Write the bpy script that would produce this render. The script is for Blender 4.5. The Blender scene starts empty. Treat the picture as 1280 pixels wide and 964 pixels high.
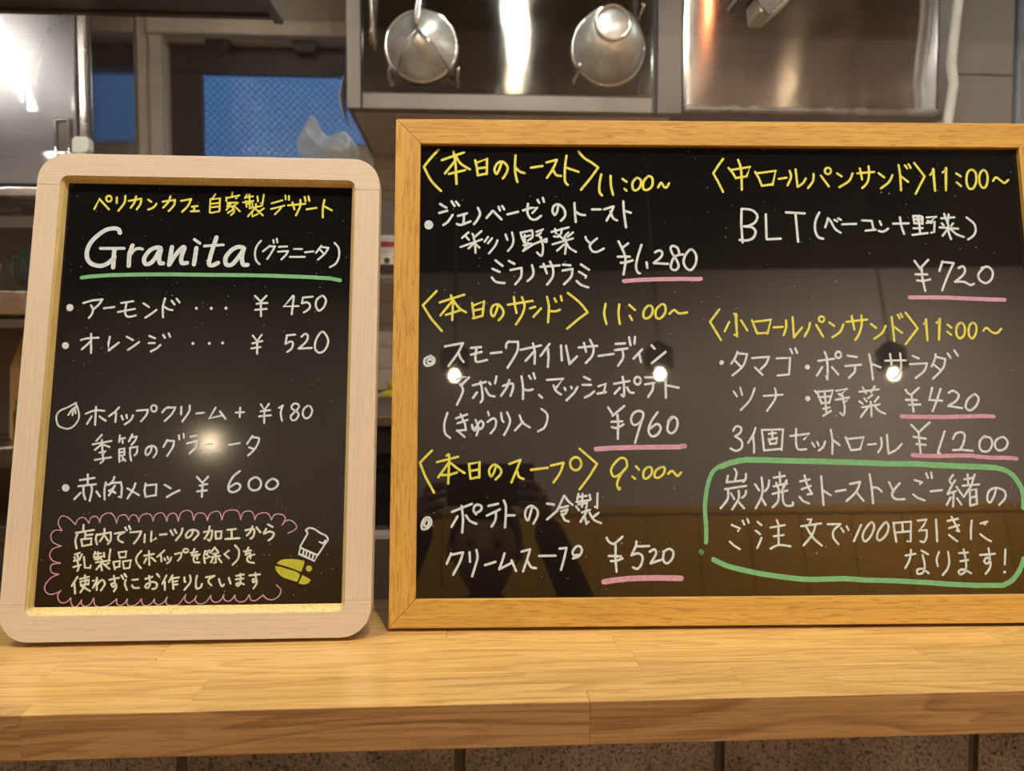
import bpy, bmesh, math, random
from mathutils import Matrix, Vector
random.seed(7)
PI = math.pi
SC = bpy.context.scene
COL = SC.collection

# ------------------------------------------------------------ camera
CR, CU, CF, CH = (0.998516,-0.054458,0.000059),(0.002539,0.047644,0.998861),(0.054398,0.997379,-0.047712),0.234190          # right, up, forward vectors and height above the counter
cd = bpy.data.cameras.new('camera'); cam = bpy.data.objects.new('camera', cd); COL.objects.link(cam)
cam.matrix_world = Matrix(((CR[0], CU[0], -CF[0], 0), (CR[1], CU[1], -CF[1], 0), (CR[2], CU[2], -CF[2], CH), (0, 0, 0, 1)))
cd.sensor_width = 36; cd.lens = 27; cd.clip_start = .01; cd.clip_end = 60
cd.dof.use_dof = True; cd.dof.focus_distance = .66; cd.dof.aperture_fstop = 7.3
SC.camera = cam

# ------------------------------------------------------------ sky, exposure
W = bpy.data.worlds.new('dusk_sky'); SC.world = W; W.use_nodes = True
nt = W.node_tree; bg = nt.nodes['Background']
tc = nt.nodes.new('ShaderNodeTexCoord'); sx = nt.nodes.new('ShaderNodeSeparateXYZ'); cr = nt.nodes.new('ShaderNodeValToRGB')
nt.links.new(tc.outputs['Generated'], sx.inputs[0]); nt.links.new(sx.outputs[2], cr.inputs[0]); nt.links.new(cr.outputs[0], bg.inputs[0])
cr.color_ramp.elements[0].position = .0; cr.color_ramp.elements[0].color = (.11, .20, .34, 1)
cr.color_ramp.elements[1].position = .42; cr.color_ramp.elements[1].color = (.085, .24, .52, 1)
bg.inputs[1].default_value = 1.0
vs = SC.view_settings; vs.view_transform = 'Standard'; vs.look = 'None'; vs.gamma = 1; vs.use_curve_mapping = False; vs.exposure = -0.17
SC.cycles.use_denoising = True; SC.cycles.max_bounces = 8; SC.cycles.sample_clamp_indirect = 4

def area(name, loc, target, size, power, color, shape='DISK', sy=None, spread=PI):
    l = bpy.data.lights.new(name, 'AREA'); l.shape = shape; l.size = size; l.energy = power; l.color = color; l.spread = spread
    if sy: l.size_y = sy
    o = bpy.data.objects.new(name, l); COL.objects.link(o); o.location = loc
    o.rotation_euler = (Vector(target) - Vector(loc)).to_track_quat('-Z', 'Y').to_euler()
    return o
WARM = (1, .93, .77)
# added, unseen downlights brightening the front of the counter (fixtures are built with the ceiling)
DOWN_ADDED = [(-.75, -.03, 2.03), (.27, -.03, 2.03), (1.14, -.03, 2.03)]
for i, p in enumerate(DOWN_ADDED):
    area('added_downlight_lamp', p, (p[0] + .05, .62, 0), .10, 13.5, WARM, spread=2.2)
# added cafe fill lamps and a wall washer to brighten the mirrored wall
CAFE_FILL = [(-1.6, -.95, 2.03), (.3, -.95, 2.03), (2.2, -.95, 2.03)]
for p, e in zip(CAFE_FILL, (36, 36, 150)):
    area('cafe_fill_lamp', p, (p[0], -3, .75), .12, e, (1, .86, .74), spread=1.7)
# kitchen tubes
TUBES = [(.17, 1.35, 1.80, 1.3), (2.3, 1.35, 1.80, 1.3)]
# long tube light that crosses from the cafe into the kitchen on the left
LT0, LT1 = Vector((-1.15, 1.46, 1.093)), Vector((-1.887, -.27, 1.093))
area('linear_lamp', (LT0 + LT1) / 2 - Vector((0, 0, .02)), ((LT0 + LT1).x / 2, (LT0 + LT1).y / 2, 0), 1.6, 16, (1, .97, .88), 'RECTANGLE', .03).rotation_euler = (0, 0, math.atan2(1.73, .737))
for x, y, z, ln in TUBES:
    area('kitchen_tube_lamp', (x, y, z), (x, y, 0), .03, 12, (.98, 1, .93), 'RECTANGLE', ln)

# ------------------------------------------------------------ helpers
def tag(o, label=None, cat=None, group=None, kind=None):
    if label: o['label'] = label
    if cat: o['category'] = cat
    if group: o['group'] = group
    if kind: o['kind'] = kind
    return o
def empty(name, loc=(0, 0, 0), label=None, cat=None, group=None, rz=0):
    o = bpy.data.objects.new(name, None); COL.objects.link(o); o.location = loc; o.rotation_euler = (0, 0, rz)
    o.empty_display_size = .02
    return tag(o, label, cat, group)
def obj(name, bm, m, parent=None, smooth=False, bevel=0, seg=2):
    me = bpy.data.meshes.new(name)
    if bevel:
        bmesh.ops.remove_doubles(bm, verts=bm.verts, dist=1e-6)
    bmesh.ops.recalc_face_normals(bm, faces=bm.faces)
    uvl = bm.loops.layers.uv.new('UVMap')
    for f in bm.faces:
        n = f.normal; f.smooth = smooth
        for l in f.loops:
            c = l.vert.co
            if abs(n.z) > .7: l[uvl].uv = (c.x, c.y)
            elif abs(n.y) > abs(n.x): l[uvl].uv = (c.x, c.z)
            else: l[uvl].uv = (c.y, c.z)
    bm.to_mesh(me); bm.free()
    o = bpy.data.objects.new(name, me); COL.objects.link(o)
    if m: me.materials.append(m)
    if parent: o.parent = parent
    if bevel:
        b = o.modifiers.new('bevel', 'BEVEL'); b.width = bevel; b.segments = seg; b.limit_method = 'ANGLE'; b.angle_limit = .6
    return o
def box(bm, a, b):
    vs_ = [bm.verts.new((x, y, z)) for x in (a[0], b[0]) for y in (a[1], b[1]) for z in (a[2], b[2])]
    for f in ((0, 1, 3, 2), (4, 6, 7, 5), (0, 4, 5, 1), (2, 3, 7, 6), (0, 2, 6, 4), (1, 5, 7, 3)):
        bm.faces.new([vs_[i] for i in f])
    return bm
def B(a, b): return box(bmesh.new(), a, b)
def tube(bm, pts, r, n=10, closed=False):
    pts = [Vector(p) for p in pts]; rings = []; N = len(pts); up = None
    for i, p in enumerate(pts):
        d = (pts[(i + 1) % N] - pts[i - 1]) if closed else (pts[min(i + 1, N - 1)] - pts[max(i - 1, 0)])
        d.normalize()
        if up is None or abs(up.dot(d)) > .99:
            up = Vector((0, 0, 1)) if abs(d.z) < .9 else Vector((1, 0, 0))
        a = d.cross(up).normalized(); b = d.cross(a).normalized(); up = -b if (-b).length else up
        up = a.cross(d).normalized()
        rr = r[i] if isinstance(r, (list, tuple)) else r
        rings.append([bm.verts.new(p + (a * math.cos(t) + up * math.sin(t)) * rr) for t in [2 * PI * k / n for k in range(n)]])
    for i in range(N if closed else N - 1):
        A, Bq = rings[i], rings[(i + 1) % N]
        for k in range(n): bm.faces.new((A[k], A[(k + 1) % n], Bq[(k + 1) % n], Bq[k]))
    if not closed:
        bm.faces.new(rings[0][::-1]); bm.faces.new(rings[-1])
    return bm
def lathe(bm, prof, c=(0, 0, 0), n=32, axis='Z'):
    rings = []
    for r, h in prof:
        ring = []
        for k in range(n):
            t = 2 * PI * k / n; x, y = max(r, 1e-5) * math.cos(t), max(r, 1e-5) * math.sin(t)
            v = (x, y, h) if axis == 'Z' else ((x, h, y) if axis == 'Y' else (h, x, y))
            ring.append(bm.verts.new((c[0] + v[0], c[1] + v[1], c[2] + v[2])))
        rings.append(ring)
    for a, b in zip(rings, rings[1:]):
        for k in range(n): bm.faces.new((a[k], a[(k + 1) % n], b[(k + 1) % n], b[k]))
    bmesh.ops.remove_doubles(bm, verts=bm.verts, dist=3e-5)
    return bm
def prism(bm, poly, y0, y1):      # polygon in x,z extruded along y
    a = [bm.verts.new((x, y0, z)) for x, z in poly]; b = [bm.verts.new((x, y1, z)) for x, z in poly]
    bm.faces.new(a); bm.faces.new(b[::-1])
    for i in range(len(a)):
        j = (i + 1) % len(a); bm.faces.new((a[i], b[i], b[j], a[j]))
    return bm

# ------------------------------------------------------------ materials
class NT:
    def __init__(s, name):
        s.m = bpy.data.materials.new(name); s.m.use_nodes = True; s.t = s.m.node_tree
        s.b = s.t.nodes['Principled BSDF']; s.out = s.t.nodes['Material Output']
    def n(s, k, **kw):
        x = s.t.nodes.new('ShaderNode' + k)
        for a, v in kw.items():
            if a.startswith('i_'):
                x.inputs[a[2:].replace('_', ' ')].default_value = v
            else: setattr(x, a, v)
        return x
    def l(s, a, b): s.t.links.new(a, b)
    def ramp(s, fac, stops):
        r = s.n('ValToRGB'); s.l(fac, r.inputs[0]); e = r.color_ramp.elements
        while len(e) < len(stops): e.new(.5)
        for i, (p, c) in enumerate(stops):
            e[i].position = p; e[i].color = (*c, 1) if len(c) == 3 else c
        return r.outputs[0]
    def mix(s, f, a, b, blend='MIX'):
        x = s.n('Mix', data_type='RGBA', blend_type=blend)
        for k, v in ((0, f), (6, a), (7, b)):
            if hasattr(v, 'default_value') and not isinstance(v, (int, float, tuple)): s.l(v, x.inputs[k])
            else: x.inputs[k].default_value = v if k == 0 else (*v, 1)
        return x.outputs[2]
    def bump(s, h, st=.2, d=.001):
        x = s.n('Bump'); x.inputs['Strength'].default_value = st; x.inputs['Distance'].default_value = d
        s.l(h, x.inputs['Height']); s.l(x.outputs[0], s.b.inputs['Normal'])
    def set(s, **kw):
        for k, v in kw.items():
            s.b.inputs[k.replace('_', ' ')].default_value = (*v, 1) if isinstance(v, tuple) and len(v) == 3 else v
        return s
def plain(name, col, rough=.5, metal=0, noise=.08, nscale=30, **kw):
    s = NT(name); s.set(Roughness=rough, Metallic=metal, **kw)
    tc = s.n('TexCoord'); nz = s.n('TexNoise'); nz.inputs['Scale'].default_value = nscale; nz.inputs['Detail'].default_value = 4
    s.l(tc.outputs['Object'], nz.inputs['Vector'])
    c = s.ramp(nz.outputs['Fac'], [(.3, tuple(x * (1 - noise) for x in col)), (.7, tuple(min(1, x * (1 + noise)) for x in col))])
    s.l(c, s.b.inputs['Base Color']); return s.m
def wood(name, cols, axis='X', fine=90, ring=14, pores=.5, rough=.35, coat=0, vary=.12, warp=.35, porecol=None, streak=.5):
    s = NT(name); s.set(Roughness=rough, Coat_Weight=coat, Coat_Roughness=.12)
    tc = s.n('TexCoord'); oi = s.n('ObjectInfo')
    off = s.n('VectorMath', operation='SCALE'); off.inputs[0].default_value = (7.3, 3.1, 5.7); s.l(oi.outputs['Random'], off.inputs['Scale'])
    add = s.n('VectorMath', operation='ADD'); s.l(tc.outputs['Object'], add.inputs[0]); s.l(off.outputs[0], add.inputs[1])
    def mp(sl, sa):
        m = s.n('Mapping'); m.inputs['Scale'].default_value = (sl, sa, sa) if axis == 'X' else (sa, sa, sl)
        s.l(add.outputs[0], m.inputs[0]); return m.outputs[0]
    # growth figure: contour lines of a stretched noise field
    n1 = s.n('TexNoise'); n1.inputs['Scale'].default_value = 1; n1.inputs['Detail'].default_value = 2; n1.inputs['Distortion'].default_value = warp
    s.l(mp(1.6, 16), n1.inputs['Vector'])
    mu = s.n('Math', operation='MULTIPLY'); s.l(n1.outputs['Fac'], mu.inputs[0]); mu.inputs[1].default_value = ring
    fr = s.n('Math', operation='FRACT'); s.l(mu.outputs[0], fr.inputs[0])
    base = s.ramp(fr.outputs[0], [(0, cols[0]), (.55, cols[1]), (.9, cols[2]), (1, cols[0])])
    n2 = s.n('TexNoise'); n2.inputs['Scale'].default_value = 1; n2.inputs['Detail'].default_value = 5; s.l(mp(fine * .10, fine * 9), n2.inputs['Vector'])
    st = s.ramp(n2.outputs['Fac'], [(.35, tuple(x * .66 for x in cols[1])), (.6, cols[0])])
    c = s.mix(streak, base, st)
    n3 = s.n('TexNoise'); n3.inputs['Scale'].default_value = 1; n3.inputs['Detail'].default_value = 1; s.l(mp(fine * .5, fine * 8), n3.inputs['Vector'])
    pr = s.ramp(n3.outputs['Fac'], [(.56, (0, 0, 0)), (.68, (pores, pores, pores))])
    c = s.mix(pr, c, porecol or tuple(x * .35 for x in cols[2]))
    hv = s.n('HueSaturation'); s.l(c, hv.inputs['Color'])
    mr = s.n('MapRange'); s.l(oi.outputs['Random'], mr.inputs[0]); mr.inputs[3].default_value = 1 - vary; mr.inputs[4].default_value = 1 + vary
    s.l(mr.outputs[0], hv.inputs['Value']); s.l(hv.outputs[0], s.b.inputs['Base Color'])
    s.bump(n3.outputs['Fac'], .12, .0004)
    return s.m
def steel(name, col=(.50, .46, .43), rough=.26, aniso=.75, rot=0, smear=.5, warp=.0):
    s = NT(name); s.set(Metallic=1.0, Roughness=rough, Anisotropic=aniso, Anisotropic_Rotation=rot)
    tg = s.n('Tangent', direction_type='UV_MAP'); s.l(tg.outputs[0], s.b.inputs['Tangent'])
    tc = s.n('TexCoord'); nz = s.n('TexNoise'); nz.inputs['Scale'].default_value = 5; nz.inputs['Detail'].default_value = 6; nz.inputs['Distortion'].default_value = 1.2
    s.l(tc.outputs['Object'], nz.inputs['Vector'])
    r = s.ramp(nz.outputs['Fac'], [(.35, (rough * .8,) * 3), (.7, (rough * (1 + smear),) * 3)]); s.l(r, s.b.inputs['Roughness'])
    mp = s.n('Mapping'); mp.inputs['Scale'].default_value = (3, 3, 500); s.l(tc.outputs['Object'], mp.inputs[0])
    n2 = s.n('TexNoise'); n2.inputs['Scale'].default_value = 1; s.l(mp.outputs[0], n2.inputs['Vector'])
    s.l(s.ramp(n2.outputs['Fac'], [(.3, tuple(x * .88 for x in col)), (.7, tuple(min(1, x * 1.1) for x in col))]), s.b.inputs['Base Color'])
    if warp:
        n4 = s.n('TexNoise'); n4.inputs['Scale'].default_value = 2.2; n4.inputs['Detail'].default_value = 0; s.l(tc.outputs['Object'], n4.inputs['Vector'])
        s.bump(n4.outputs['Fac'], .5, warp)
    return s.m
def blackboard(name, rough, coat, dust, scale):
    s = NT(name); s.set(Roughness=rough, Coat_Weight=coat, Coat_Roughness=.025 if coat > .9 else .10); s.b.inputs['Specular IOR Level'].default_value = .12
    tc = s.n('TexCoord')
    v = s.n('TexVoronoi'); v.inputs['Scale'].default_value = scale; s.l(tc.outputs['Object'], v.inputs['Vector'])
    sp = s.ramp(v.outputs['Distance'], [(.07, (1, 1, 1)), (.12, (0, 0, 0))])
    nz = s.n('TexNoise'); nz.inputs['Scale'].default_value = 9; nz.inputs['Detail'].default_value = 3; s.l(tc.outputs['Object'], nz.inputs['Vector'])
    gate = s.ramp(nz.outputs['Fac'], [(.42, (.12, .12, .12)), (.7, (.8, .8, .8))])
    vc = s.n('SeparateColor'); s.l(v.outputs['Color'], vc.inputs[0]); g2 = s.ramp(vc.outputs[0], [(.6, (0, 0, 0)), (.8, (1, 1, 1))])
    f = s.mix(1.0, sp, gate, 'MULTIPLY'); f = s.mix(1.0, f, g2, 'MULTIPLY')
    sm = s.n('TexNoise'); sm.inputs['Scale'].default_value = 3; sm.inputs['Detail'].default_value = 5; sm.inputs['Distortion'].default_value = 1.5; s.l(tc.outputs['Object'], sm.inputs['Vector'])
    b0 = s.ramp(sm.outputs['Fac'], [(.35, (.003, .0027, .003)), (.75, (.007, .0062, .0062))])
    s.l(s.mix(f, b0, (dust, dust * .95, dust * .9)), s.b.inputs['Base Color'])
    return s.m
def paint(name, col):
    s = NT(name); s.set(Roughness=.5)
    tc = s.n('TexCoord'); nz = s.n('TexNoise'); nz.inputs['Scale'].default_value = 260; nz.inputs['Detail'].default_value = 3; s.l(tc.outputs['Object'], nz.inputs['Vector'])
    s.l(s.ramp(nz.outputs['Fac'], [(.35, tuple(x * .82 for x in col)), (.6, col)]), s.b.inputs['Base Color']); return s.m
def emit(name, col, st):
    s = NT(name); s.set(Base_Color=col, Emission_Color=col, Emission_Strength=st); return s.m

M = {}
ROT = .25
M['oak'] = wood('oak_veneer', [(.57, .335, .072), (.53, .30, .058), (.46, .245, .040)], 'X', 110, 5, .8, .42, 0, .03, .3, (.33, .15, .025))
M['oak_v'] = wood('oak_veneer_upright', [(.57, .335, .072), (.53, .30, .058), (.46, .245, .040)], 'Z', 110, 5, .8, .42, 0, .03, .3, (.33, .15, .025))
M['lime'] = wood('limed_pine', [(.60, .49, .385), (.595, .485, .38), (.58, .47, .365)], 'X', 90, 1, .25, .5, 0, .012, .05, (.40, .29, .21), .22)
M['lime_v'] = wood('limed_pine_upright', [(.60, .49, .385), (.595, .485, .38), (.58, .47, .365)], 'Z', 90, 1, .25, .5, 0, .012, .05, (.40, .29, .21), .22)
M['bare'] = wood('bare_wood_edge', [(.70, .55, .24), (.66, .50, .20), (.60, .43, .16)], 'Z', 50, 6, .3, .5, 0, .0)
M['bare_x'] = wood('bare_wood_edge_level', [(.70, .55, .24), (.66, .50, .20), (.60, .43, .16)], 'X', 50, 6, .3, .5, 0, .0)
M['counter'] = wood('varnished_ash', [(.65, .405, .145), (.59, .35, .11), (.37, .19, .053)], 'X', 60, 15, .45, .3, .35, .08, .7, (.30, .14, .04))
M['counter_edge_shaded'] = wood('varnished_ash_edge_shaded', [(.44, .26, .115), (.36, .20, .08), (.15, .072, .03)], 'X', 60, 13, .4, .3, .35, .08, .8, (.2, .09, .03))  # bolder grain, with the front edge's weaker light darkened into the colour
M['steel'] = steel('brushed_steel')
M['steel_dark'] = plain('dark_steel', (.12, .105, .098), .36, .6, .1, 6)
M['steel_door'] = steel('brushed_steel_door', (.17, .162, .168), .34, .0, 0, .15)
for k_, v_ in (('Metallic', .85), ('Coat Weight', 1), ('Coat Roughness', .035), ('Coat IOR', 1.7)): M['steel_door'].node_tree.nodes['Principled BSDF'].inputs[k_].default_value = v_
M['steel_mirror'] = steel('polished_steel', (.55, .53, .52), .09, .3, 0, .3)
M['steel_hood'] = steel('brushed_steel_hood', (.75, .68, .63), .13, .92, ROT, .3, .006)
M['steel_soft'] = plain('satin_steel', (.62, .50, .40), .45, .25, .1, 8)
M['steel_light'] = plain('light_satin_steel', (.62, .60, .54), .3, .3, .1, 8)
M['steel_mid'] = plain('mid_steel', (.22, .195, .175), .4, .6, .08, 6)
M['chrome'] = plain('chrome_wire', (.8, .78, .74), .14, 1.0, .03)
M['bowl'] = plain('worn_steel_bowl', (.72, .72, .69), .36, .7, .2, 25)
M['black'] = plain('black_metal', (.012, .011, .010), .4)
M['brass'] = plain('brass', (.75, .55, .18), .25, 1.0)
M['board_r'] = blackboard('glossy_blackboard', .22, 1.0, .25, 130)
M['board_l'] = blackboard('satin_blackboard', .25, .8, .45, 230)
M['wall'] = plain('beige_plaster', (.60, .56, .51), .8, 0, .06, 6)
M['wall_cafe'] = plain('cafe_plaster', (.50, .42, .35), .85, 0, .05, 4)
M['ceiling'] = plain('dark_ceiling_paint', (.03, .027, .025), .8)
M['floor'] = wood('floor_oak', [(.30, .17, .07), (.26, .14, .055), (.2, .1, .04)], 'X', 20, 9)
M['wainscot'] = plain('ochre_wainscot', (.55, .28, .03), .5)
M['frame_brown'] = plain('dark_brown_window_frame', (.030, .022, .020), .45)
M['trim'] = plain('cream_window_trim', (.80, .74, .64), .55, 0, .08, 12)
M['white_plastic'] = plain('white_plastic', (.75, .78, .74), .35)
M['tile'] = plain('grey_beige_tile', (.42, .36, .29), .3, 0, .15, 20)
M['grout'] = plain('grout', (.08, .07, .06), .9)
M['grey_panel'] = plain('grey_wall_panel', (.27, .26, .235), .5, 0, .04, 8)
M['green'] = plain('dark_green_glaze', (.010, .028, .024), .2)
M['cream_cup'] = plain('cream_glaze', (.45, .38, .33), .25)
M['brown_cup'] = plain('brown_glaze', (.10, .045, .02), .2)
M['kraft'] = plain('kraft_paper', (.42, .26, .10), .7)
M['yellow'] = plain('yellow_plastic', (.75, .55, .03), .35)
M['red'] = plain('red_band', (.25, .012, .02), .4)
M['enamel'] = plain('white_enamel', (.62, .60, .55), .25)
M['dark_glass'] = plain('dark_glass', (.03, .027, .026), .12)
M['shelf_wood'] = wood('pale_shelf_wood', [(.42, .3, .17), (.38, .26, .14), (.33, .22, .11)], 'X', 40, 8)
M['blue_pipe'] = plain('blue_grey_pipe', (.18, .24, .30), .35)
M['skin'] = plain('skin', (.55, .33, .23), .5, 0, .05)
M['cloth'] = plain('dark_jumper', (.025, .018, .017), .9)
M['trouser'] = plain('dark_trousers', (.02, .02, .025), .9)
M['hair'] = plain('black_hair', (.012, .01, .009), .5)
M['phone'] = plain('maroon_phone_case', (.09, .010, .014), .35)
M['bulb'] = emit('lit_bulb', (1, .80, .52), 220)
M['tube'] = emit('lit_tube', (.93, 1, .86), 10)
M['tube_bright'] = emit('lit_linear_tube', (1, .98, .84), 22)
M['streak_glow'] = emit('glowing_streak_rod', (1, .30, .12), 25)
M['added_downlight'] = emit('lit_added_downlight', (1, .78, .5), 25)
PAINT = {'Y': paint('yellow_marker', (.62, .60, .085)), 'W': paint('white_marker', (.55, .63, .68)), 'C': paint('cream_marker', (.60, .61, .54)),
         'P': paint('pink_marker', (.52, .28, .40)), 'G': paint('green_marker', (.15, .42, .20)), 'L': paint('lime_marker', (.42, .42, .035))}
# stone
s = NT('split_stone'); s.set(Roughness=.9)
tc = s.n('TexCoord'); nz = s.n('TexNoise'); nz.inputs['Scale'].default_value = 380; nz.inputs['Detail'].default_value = 6; nz.inputs['Roughness'].default_value = .7
s.l(tc.outputs['Object'], nz.inputs['Vector'])
n2 = s.n('TexNoise'); n2.inputs['Scale'].default_value = 14; n2.inputs['Detail'].default_value = 4; s.l(tc.outputs['Object'], n2.inputs['Vector'])
a = s.ramp(nz.outputs['Fac'], [(.36, (.055, .050, .047)), (.47, (.29, .27, .25)), (.62, (.42, .39, .365))])
b = s.ramp(n2.outputs['Fac'], [(.4, (.65, .6, .55)), (.65, (1, 1, 1))])
s.l(s.mix(1.0, a, b, 'MULTIPLY'), s.b.inputs['Base Color']); s.bump(nz.outputs['Fac'], .8, .003); M['stone'] = s.m
# wired window glass
s = NT('patterned_window_glass'); t = s.t
tr = s.n('BsdfTransparent'); tr.inputs[0].default_value = (.80, .88, .95, 1); gl = s.n('BsdfGlossy'); gl.inputs['Roughness'].default_value = .12
vo = s.n('TexVoronoi'); vo.inputs['Scale'].default_value = 110; tc = s.n('TexCoord'); s.l(tc.outputs['Object'], vo.inputs['Vector'])
bp_ = s.n('Bump'); bp_.inputs['Strength'].default_value = .5; bp_.inputs['Distance'].default_value = .003; s.l(vo.outputs['Distance'], bp_.inputs['Height']); s.l(bp_.outputs[0], gl.inputs['Normal'])
mx = s.n('MixShader'); mx.inputs[0].default_value = .045; s.l(tr.outputs[0], mx.inputs[1]); s.l(gl.outputs[0], mx.inputs[2]); s.l(mx.outputs[0], s.out.inputs[0]); M['wired'] = s.m
# clear acrylic
s = NT('clear_acrylic'); tr = s.n('BsdfTransparent'); tr.inputs[0].default_value = (.97, .97, .97, 1); gl = s.n('BsdfGlossy'); gl.inputs['Roughness'].default_value = .02
fr = s.n('Fresnel'); fr.inputs[0].default_value = 1.3; mx = s.n('MixShader'); s.l(fr.outputs[0], mx.inputs[0]); s.l(tr.outputs[0], mx.inputs[1]); s.l(gl.outputs[0], mx.inputs[2]); s.l(mx.outputs[0], s.out.inputs[0]); M['acrylic'] = s.m
# thin plastic film
s = NT('plastic_film'); tr = s.n('BsdfTransparent'); tr.inputs[0].default_value = (.9, .92, .93, 1); pb = s.b; pb.inputs['Base Color'].default_value = (.85, .87, .86, 1); pb.inputs['Roughness'].default_value = .25
tl_ = s.n('BsdfTranslucent'); tl_.inputs[0].default_value = (.6, .64, .66, 1)
m1 = s.n('MixShader'); m1.inputs[0].default_value = .4; s.l(pb.outputs[0], m1.inputs[1]); s.l(tl_.outputs[0], m1.inputs[2])
mx = s.n('MixShader'); mx.inputs[0].default_value = .42; s.l(tr.outputs[0], mx.inputs[1]); s.l(m1.outputs[0], mx.inputs[2]); s.l(mx.outputs[0], s.out.inputs[0]); M['film'] = s.m

# ------------------------------------------------------------ room shell
FZ, CZ = -.95, 2.05
X0, X1, Y0, Y1 = -3.2, 3.6, -3.0, 2.70
def struct(name, bm, m, parent=None, **k):
    o = obj(name, bm, m, parent, **k)
    if not parent: o['kind'] = 'structure'
    return o
struct('floor', B((X0 - .1, Y0 - .1, FZ - .05), (X1 + .1, Y1 + .2, FZ)), M['floor'])
struct('ceiling', B((X0 - .1, Y0 - .1, CZ), (X1 + .1, Y1 + .2, CZ + .05)), M['ceiling'])
wf = empty('wall_front'); wf['kind'] = 'structure'
obj('plaster', B((X0, Y0 - .1, FZ), (X1, Y0, CZ)), M['wall_cafe'], wf)
for i in range(24):      # ochre boards of the wainscot
    x = X0 + i * (X1 - X0) / 24
    obj('wainscot_board', B((x + .003, Y0, FZ), (x + (X1 - X0) / 24 - .003, Y0 + .02, .56)), M['wainscot'], wf)
obj('wainscot_rail', B((X0, Y0, .56), (X1, Y0 + .035, .60)), M['wainscot'], wf)
struct('wall_left', B((X0 - .1, Y0, FZ), (X0, Y1 + .1, CZ)), M['wall_cafe'])
struct('wall_right', B((X1, Y0, FZ), (X1 + .1, Y1 + .1, CZ)), M['wall_cafe'])
wb = empty('wall_back'); wb['kind'] = 'structure'
WX0, WX1, WZ0, WZ1 = -1.02, -.18, .45, 1.27      # window opening
bm = bmesh.new()
box(bm, (X0, Y1, FZ), (WX0, Y1 + .12, CZ)); box(bm, (WX1, Y1, FZ), (X1, Y1 + .12, CZ))
box(bm, (WX0, Y1, FZ), (WX1, Y1 + .12, WZ0)); box(bm, (WX0, Y1, WZ1), (WX1, Y1 + .12, CZ))
obj('plaster', bm, M['wall'], wb)
# tiles in the strip seen between the boards
tm = B((0, 0, 0), (.0865, .006, .0745)); t0 = obj('tile', tm, M['tile'], wb, bevel=.0012)
k = 0
for r in range(11):
    for c in range(5):
        o = t0 if k == 0 else t0.copy()
        if k: COL.objects.link(o); o.parent = wb
        o.location = (-.50 + c * .0885, Y1 - .0075, .105 + r * .0765 - .014); k += 1
obj('grout_bed', B((-.505, Y1 - .002, .08), (-.055, Y1, .935)), M['grout'], wb)
# grey wall panels on the right
for x0, x1, z0, z1 in ((1.50, 1.955, 1.208, 1.75), (1.50, 1.955, .60, 1.203), (1.96, 2.5, .60, 1.75)):
    obj('wall_panel', B((x0, Y1 - .02, z0), (x1, Y1, z1)), M['grey_panel'], wb, bevel=.002)

# window: cream trim, dark brown frame, wired glass
wn = empty('window_1'); wn['kind'] = 'structure'
obj('trim_side', B((-1.107, Y1 - .03, WZ0 - .08), (-1.065, Y1, 1.36)), M['trim'], wn, bevel=.004)
obj('trim_side', B((-1.063, Y1 - .045, WZ0 - .08), (-1.022, Y1, 1.325)), M['trim'], wn, bevel=.004)
obj('trim_top', B((-1.063, Y1 - .06, 1.275), (-.30, Y1, 1.325)), M['trim'], wn, bevel=.006)
for x0, x1 in ((-1.02, -.672), (-.668, -.44), (-.436, -.18)):
    obj('frame_board', B((x0, Y1 + .03, 1.178), (x1, Y1 + .06, 1.27)), M['frame_brown'], wn)
obj('frame_side', B((-1.02, Y1 + .03, WZ0), (-.917, Y1 + .06, 1.177)), M['frame_brown'], wn)
obj('frame_side', B((-.235, Y1 + .03, WZ0), (-.18, Y1 + .06, 1.177)), M['frame_brown'], wn)
obj('frame_bottom', B((-.916, Y1 + .03, WZ0), (-.236, Y1 + .06, .52)), M['frame_brown'], wn)
obj('pane', B((-.918, Y1 + .05, .51), (-.232, Y1 + .056, 1.18)), M['wired'], wn)
bm = bmesh.new(); p = .026
x0, x1, z0, z1 = -.917, -.235, .52, 1.178
kk = int((x1 - x0 + z1 - z0) / p) + 2
for sgn in (1, -1):
    for i in range(kk):
        # line x - sgn*z = const clipped to the pane
        pts = []
        c0 = (x0 - (z1 if sgn > 0 else -z0)) + i * p
        for x in (x0, x1):
            z = (x - c0) * sgn
            if z0 <= z <= z1: pts.append((x, z))
        for z in (z0, z1):
            x = c0 + sgn * z
            if x0 < x < x1: pts.append((x, z))
        if len(pts) >= 2:
            pts = pts[:2]; tube(bm, [(pts[0][0], Y1 + .053, pts[0][1]), (pts[1][0], Y1 + .053, pts[1][1])], .0009, 4)
w = obj('wire_mesh', bm, plain('window_wire', (.03, .06, .10), .5), wn); w['kind'] = 'stuff'
for x in (-.845, -.555): obj('blind_bracket', prism(bmesh.new(), [(x - .04, 1.255), (x - .025, 1.238), (x + .025, 1.238), (x + .04, 1.255), (x + .04, 1.274), (x - .04, 1.274)], Y1 - .02, Y1 + .03), M['frame_brown'], wn)

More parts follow.
